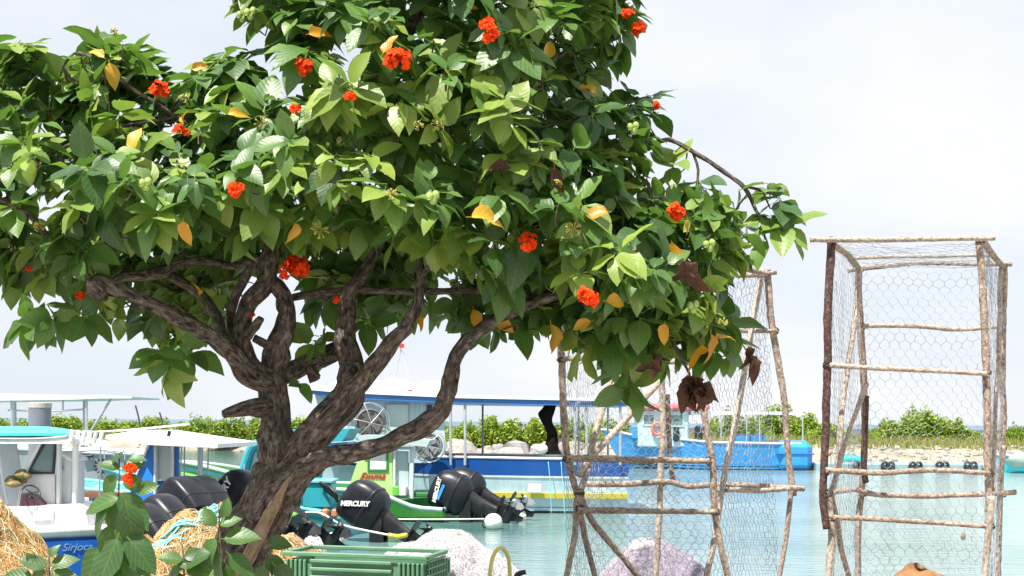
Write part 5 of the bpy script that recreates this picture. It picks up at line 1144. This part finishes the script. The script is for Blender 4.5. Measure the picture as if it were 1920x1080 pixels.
for k in range(6): part('rod_holder', tbp([(132 + k * 11, 828 + k * .5, bW - .02 + .12 * (k % 2)), (137 + k * 11, 806 + .6 * k, bW - .02 + .12 * (k % 2))], .021, 8, smooth=False), p_white, wc)
part('aft_post', tbp([(189, 832, bW + .3), (186, 930, bW + .3)], .008, 6, smooth=False), m_galv, wc)
part('curtain', plp([(-40, 832), (30, 832), (38, 890), (40, 950), (-40, 950)], bW + .5, .03), paint('clear_curtain', (0.5, 0.55, 0.6)), wc)
part('curtain_pipe', tbp([(-5, 835, bW + .35), (2, 880, bW + .35), (14, 945, bW + .35)], .014, 8), p_white, wc)
q = MB()
for k in range(9): q.ball(P(37 + gauss(0, 9), 902 + gauss(0, 8), bW + .2 + gauss(0, .04)), .05, 10, 7, (1.2, 1, .7), .4)
part('rope_bag', q, mat('olive_bag', (0.2, 0.16, 0.07), .85, .4, 15), wc, True)
cw_ = P(58, 924, bW + .1); q = MB(); ax_ = Vector((.5, -.6, .6)).normalized(); u_ = ax_.orthogonal().normalized(); v_ = ax_.cross(u_)
q.tube([cw_ + (u_ * math.cos(k * .2618) + v_ * math.sin(k * .2618)) * .085 for k in range(25)], .008, 6, False)
for k in range(3): q.tube([cw_, cw_ + (u_ * math.cos(k * 2.09) + v_ * math.sin(k * 2.09)) * .085], .006, 5)
q.tube([cw_, cw_ - ax_ * .15], .012, 6); part('steering_wheel', q, m_frame, wc, True); part('helm_seat', plp([(40, 925), (60, 930), (75, 945), (70, 965), (35, 960)], bW + .12, .25), paint('seat_maroon', (0.08, 0.025, 0.035)), wc)
part('side_deck', plp([(30, 950), (140, 946), (160, 955), (165, 985), (30, 985)], bW + .1, .3), p_white, wc); part('side_hatch', plp([(62, 958), (100, 957), (100, 975), (62, 976)], bW + .08, .015), p_offw, wc); part('deck_trim', plp([(140, 925), (205, 928), (205, 934), (140, 932)], bW + .9, .5), m_orange, wc)
motor(wc, P(272, 1002, bW - .85), (.86, -.5), 52, .74, [('H H', .09, -25, m_txtw, -.1, .08)], square=4.4); motor(wc, P(304, 982, bW - .5), (.86, -.5), 52, .74, square=4.4)
# ---- (g) grey boat and (h) turquoise boat between
g3 = 21.0
gb = thing('grey_boat', (P(200, 900, g3).x, g3 + .9, 0), 'grey boat with low railings and black emblem behind the rod holders', 'boat', 'fishing boats')
hG = Hull((P(262, 900, g3).x, g3 + .85), math.pi, 2.6, 1.7, [(0, .95), (1, 1.02)], full=4); hG.build(gb, p_grey, m_deck, p_offw, .03)
part('rail', tbp([(143, 845, g3), (200, 844, g3), (255, 850, g3)], .016, 6), m_alu, gb)
for x in (150, 172, 196, 214, 234, 252): part('rail_post', tbp([(x, 845, g3), (x, 862, g3)], .012, 6, smooth=False), m_alu, gb)
q = MB(); ce = P(189, 874, g3 - .03)
for k in range(10):
    an = k * .628; q.prism([ce + Vector((math.cos(an) * .05, 0, math.sin(an) * .05)), ce + Vector((math.cos(an - .2) * .14, 0, math.sin(an - .2) * .14)), ce + Vector((math.cos(an + .25) * .12, 0, math.sin(an + .25) * .12))], (0, .012, 0))
part('emblem', q, m_frame, gb); part('cover', bxp(150, 172, 853, 858, g3 - .05, g3 + .6), m_frame, gb)
t3 = 15.6
tb = thing('turquoise_boat', (P(185, 920, t3).x, t3 + .8, 0), 'small turquoise boat with a white stripe left of the red flowered plant', 'boat', 'fishing boats')
hQ = Hull((P(255, 940, t3).x, t3 + .7), math.pi + .05, 2.3, 1.4, [(0, .62), (1, .78)], full=4); hQ.build(tb, p_turq, p_teal2, p_teal2, .035); hQ.stripe(tb, p_navy, .2, .42, .008); hQ.stripe(tb, p_white, .45, .8, .008)
# ---- (i) canopy boat at the far left
c1 = 24.0
cb = thing('awning_boat', (P(90, 900, c1).x, c1 + 1.2, 0), 'boat with a long thin white awning on pipes at the far left', 'boat', 'fishing boats')
hC = Hull((P(190, 900, c1).x, c1 + 1.1), math.pi, 4.2, 2.0, [(0, .7), (1, .95)], full=3.5); hC.build(cb, p_white, m_deck, p_white, .03)
part('awning', plp([(-80, 737), (20, 738), (150, 741), (196, 740.5), (248, 744), (246, 747), (190, 747), (140, 749), (-80, 752)], c1, 1.9), p_white, cb)
for (x, x2, d) in ((22, 24, c1 + .1), (162, 162, c1 + .1), (28, 30, c1 + 1.7), (158, 158, c1 + 1.7)): part('awning_post', tbp([(x, 748, d), (x2, 870, d)], .03, 8, smooth=False), m_alu, cb)
part('awning_brace', tbp([(208, 748, c1 + .1), (172, 806, c1 + .1), (150, 840, c1 + .1)], .025, 8), m_alu, cb); part('awning_rail', tbp([(15, 769, c1 + .1), (90, 771, c1 + .1), (165, 767, c1 + .1)], .018, 6), m_alu, cb); part('rail_stub', tbp([(118, 749, c1 + .1), (118, 770, c1 + .1)], .02, 6, smooth=False), m_alu, cb)
# ---- (j) far blue boat
b8 = 41.2
fb = thing('blue_boat', (P(1340, 880, b8).x, b8 + 1.1, 0), 'bright blue boat with faded red roof lying across the far water', 'boat', 'fishing boats')
s8 = P(1470, 832, b8); h8 = Hull((P(1500, 880, b8).x, b8 + 1.0), math.pi, (1500 - 1138) / F * b8, 2.0, [(0, s8.z), (.45, s8.z + .02), (.8, s8.z + .2), (1, s8.z + .42)], full=2.8, floor=.3)
h8.build(fb, p_sky, m_deck, p_offw, .04); h8.stripe(fb, p_algae, .9, 1.05, .01)
q = MB(); a8 = P(1458, 826, b8 - .05); b8_ = P(1526, 884, b8 - .05)
q.rbox(((a8.x + b8_.x) / 2, b8 + 1.0, (a8.z + b8_.z) / 2 + .0), (b8_.x - a8.x, 2.1, a8.z - b8_.z), .22); part('stern_block', q, p_sky, fb)
q = MB(); q.rbox(((a8.x + b8_.x) / 2, b8 + .99, P(1490, 851, b8).z), (b8_.x - a8.x + .03, 2.16, .05), .02); part('rub_rail', q, p_royal, fb)
part('cabin', bxp(1196, 1292, 769, 838, b8 + .3, b8 + 1.7, .05), p_pale, fb); part('cabin_roof', bxp(1188, 1332, 757, 769, b8 + .1, b8 + 1.9, .08), p_pink, fb)
window(fb, 1205, 1228, 776, 798, b8 + .3, p_offw, m_glass, 2, .03); window(fb, 1250, 1282, 776, 800, b8 + .3, p_offw, m_glass, 2, .03)
part('foredeck_box', bxp(1186, 1200, 800, 822, b8 + .4, b8 + 1.5), p_sky, fb)
q = MB(); lr = P(1232, 804, b8 + .2); q.tube([lr + Vector((math.cos(k * .2618) * .16, 0, math.sin(k * .2618) * .2)) for k in range(25)], .055, 8, False); part('life_ring', q, mat('ring_orange', (.7, .16, .1), .6, .2, 4), fb, True)
part('awning', plp([(1296, 771), (1460, 772), (1508, 775), (1508, 778), (1460, 777), (1296, 778)], b8 + .2, 1.6), p_white, fb)
for x in (1352, 1400, 1424, 1470, 1505): part('awning_post', tbp([(x, 777, b8 + .25), (x, 835, b8 + .25)], .022, 6, smooth=False), m_alu, fb)
part('seat_box', bxp(1378, 1436, 815, 836, b8 + .5, b8 + 1.4), p_sky, fb); part('winch', bxp(1262, 1274, 800, 828, b8 + .15, b8 + .3, .05), m_frame, fb); part('winch', bxp(1304, 1318, 798, 830, b8 + .3, b8 + .6, .06), m_frame, fb)
# ---- floating dock with tyres, small boat at the right
dk = 41.0
dc = thing('floating_dock', (P(1720, 885, dk).x, dk + .8, 0), 'long low grey blue floating dock with black tyres across the right water', 'dock')
p_dock = paint('dock_blue_grey', (0.25, 0.36, 0.4))
x0, x1 = P(1530, 880, dk).x, P(1905, 880, dk).x; nseg = 6
for k in range(nseg):
    q = MB(); wdt = (x1 - x0) / nseg; q.rbox((x0 + wdt * (k + .5), dk + .7, .11), (wdt - .04, 1.4, .3), .03); part('deck_section', q, p_dock, dc)
for x in (1612, 1665, 1717, 1767, 1820):
    q = MB(); c = P(x, 873, dk - .07)
    for o_ in (-.1, .1): q.tube([c + Vector((o_ + math.cos(k * .524) * .1, 0, math.sin(k * .524) * .13 - .02)) for k in range(13)], .045, 6, False)
    part('tyre_fender', q, m_black, dc, True)
rbt = thing('moored_dinghy', (P(1930, 880, 40).x, 40.6, 0), 'small turquoise boat with a tarp at the right edge of the photo', 'boat', 'fishing boats')
hR = Hull((P(2030, 880, 40).x, 40.6), math.pi, 2.6, 1.2, [(0, .45), (1, .6)]); hR.build(rbt, p_turq, m_deck, p_offw, .04)
q = MB(); q.ball(P(1925, 862, 40.5), .42, 16, 10, (1.6, 1, .75), .3); part('tarp', q, mat('tarp_green', (.3, .4, .36), .8, .2, 3), rbt, True)
q = MB(); q.ball(P(1594, 864, 46), .35, 14, 9, (1.3, .9, .7), .5); o = part('folded_tarp', q, p_turq, smooth=True); tag(o, 'turquoise tarp heap on the shore behind the right trap', 'tarp')
# ---- mooring pile, rods, stakes, lines
mp_ = thing('mooring_pile', (P(75, 900, 18).x, 18, -.8), 'thick grey steel mooring pile with rusty top behind the turquoise hard top', 'pile')
q = MB(); c = P(75, 762, 18); q.loft([[Vector((c.x + r_ * math.cos(k * .262), 18 + r_ * math.sin(k * .262), z)) for k in range(24)] for z, r_ in ((-.8, .158), (c.z, .158))]); part('shaft', q, paint('pile_grey', (0.2, 0.21, 0.25)), mp_, True, sharp=50)
q = MB(); q.loft([[Vector((c.x + r_ * math.cos(k * .262), 18 + r_ * math.sin(k * .262), z)) for k in range(24)] for z, r_ in ((c.z - .02, .163), (c.z + .05, .164), (c.z + .055, .14))]); part('cap', q, mat('pile_cap', (.5, .46, .44), .8, .3, 8, dirt=(.2, .06, .04), dscale=8, damt=.9), mp_, True, sharp=40)
q = tbp([(120, 812, 13.9), (230, 807, 14), (356, 795, 14.1)], .011, 6); o = part('white_pole', q, p_white, smooth=True); tag(o, 'long thin white pole laid above the boat roofs at left', 'pole')
for (xa, ya, xb, yb, l) in ((262, 795, 254, 760, 'taller thin dark stake leaning on the far left shore'), (305, 795, 299, 773, 'shorter thin dark stake on the far left shore')):
    q = tbp([(xa, ya + 40, 60), (xa, ya, 60), (xb, yb, 60)], .045, 6); o = part('shore_stake', q, m_tie, smooth=True); tag(o, l, 'stake', 'shore stakes')
q = tbp([(560, 962, 15.6), (600, 962, 15.4), (645, 985, 15.2), (728, 1003, 15.0)], .013, 6); o = part('mooring_line', q, m_wrope, smooth=True); tag(o, 'white mooring line dropping from the teal stern to the water', 'rope', 'mooring lines')
q = tbp([(728, 1003, 15.0), (745, 1006, 15.0), (762, 1003, 14.9)], .03, 6); o = part('mooring_line', q, p_yel, smooth=True); tag(o, 'short yellow rope end lying in the water below the motor', 'rope', 'mooring lines')
q = tbp([(716, 973, 17.6), (800, 974, 17.6), (908, 973, 17.8)], .011, 6); o = part('mooring_line', q, m_wrope, smooth=True); tag(o, 'straight white line from the green boat to a white buoy', 'rope', 'mooring lines')
q = tbp([(942, 946, 19.5), (968, 948, 19.8), (978, 955, 20.0), (978, 962, 20.0)], .01, 6); o = part('mooring_line', q, m_trope, smooth=True); tag(o, 'short turquoise line to the buoy at the yellow striped hull', 'rope', 'mooring lines')
for x in (1031, 1052, 1050):
    pass
q = tbp([(1028, 866, b7 - .03), (1031, 900, b7 - .06), (1034, 962, b7 - .05)], .008, 5); q = tbp([(1052, 866, b7 - .03), (1055, 910, b7 - .06), (1059, 964, b7 - .05)], .008, 5, q); part('side_rope', q, m_trope, wb, True)
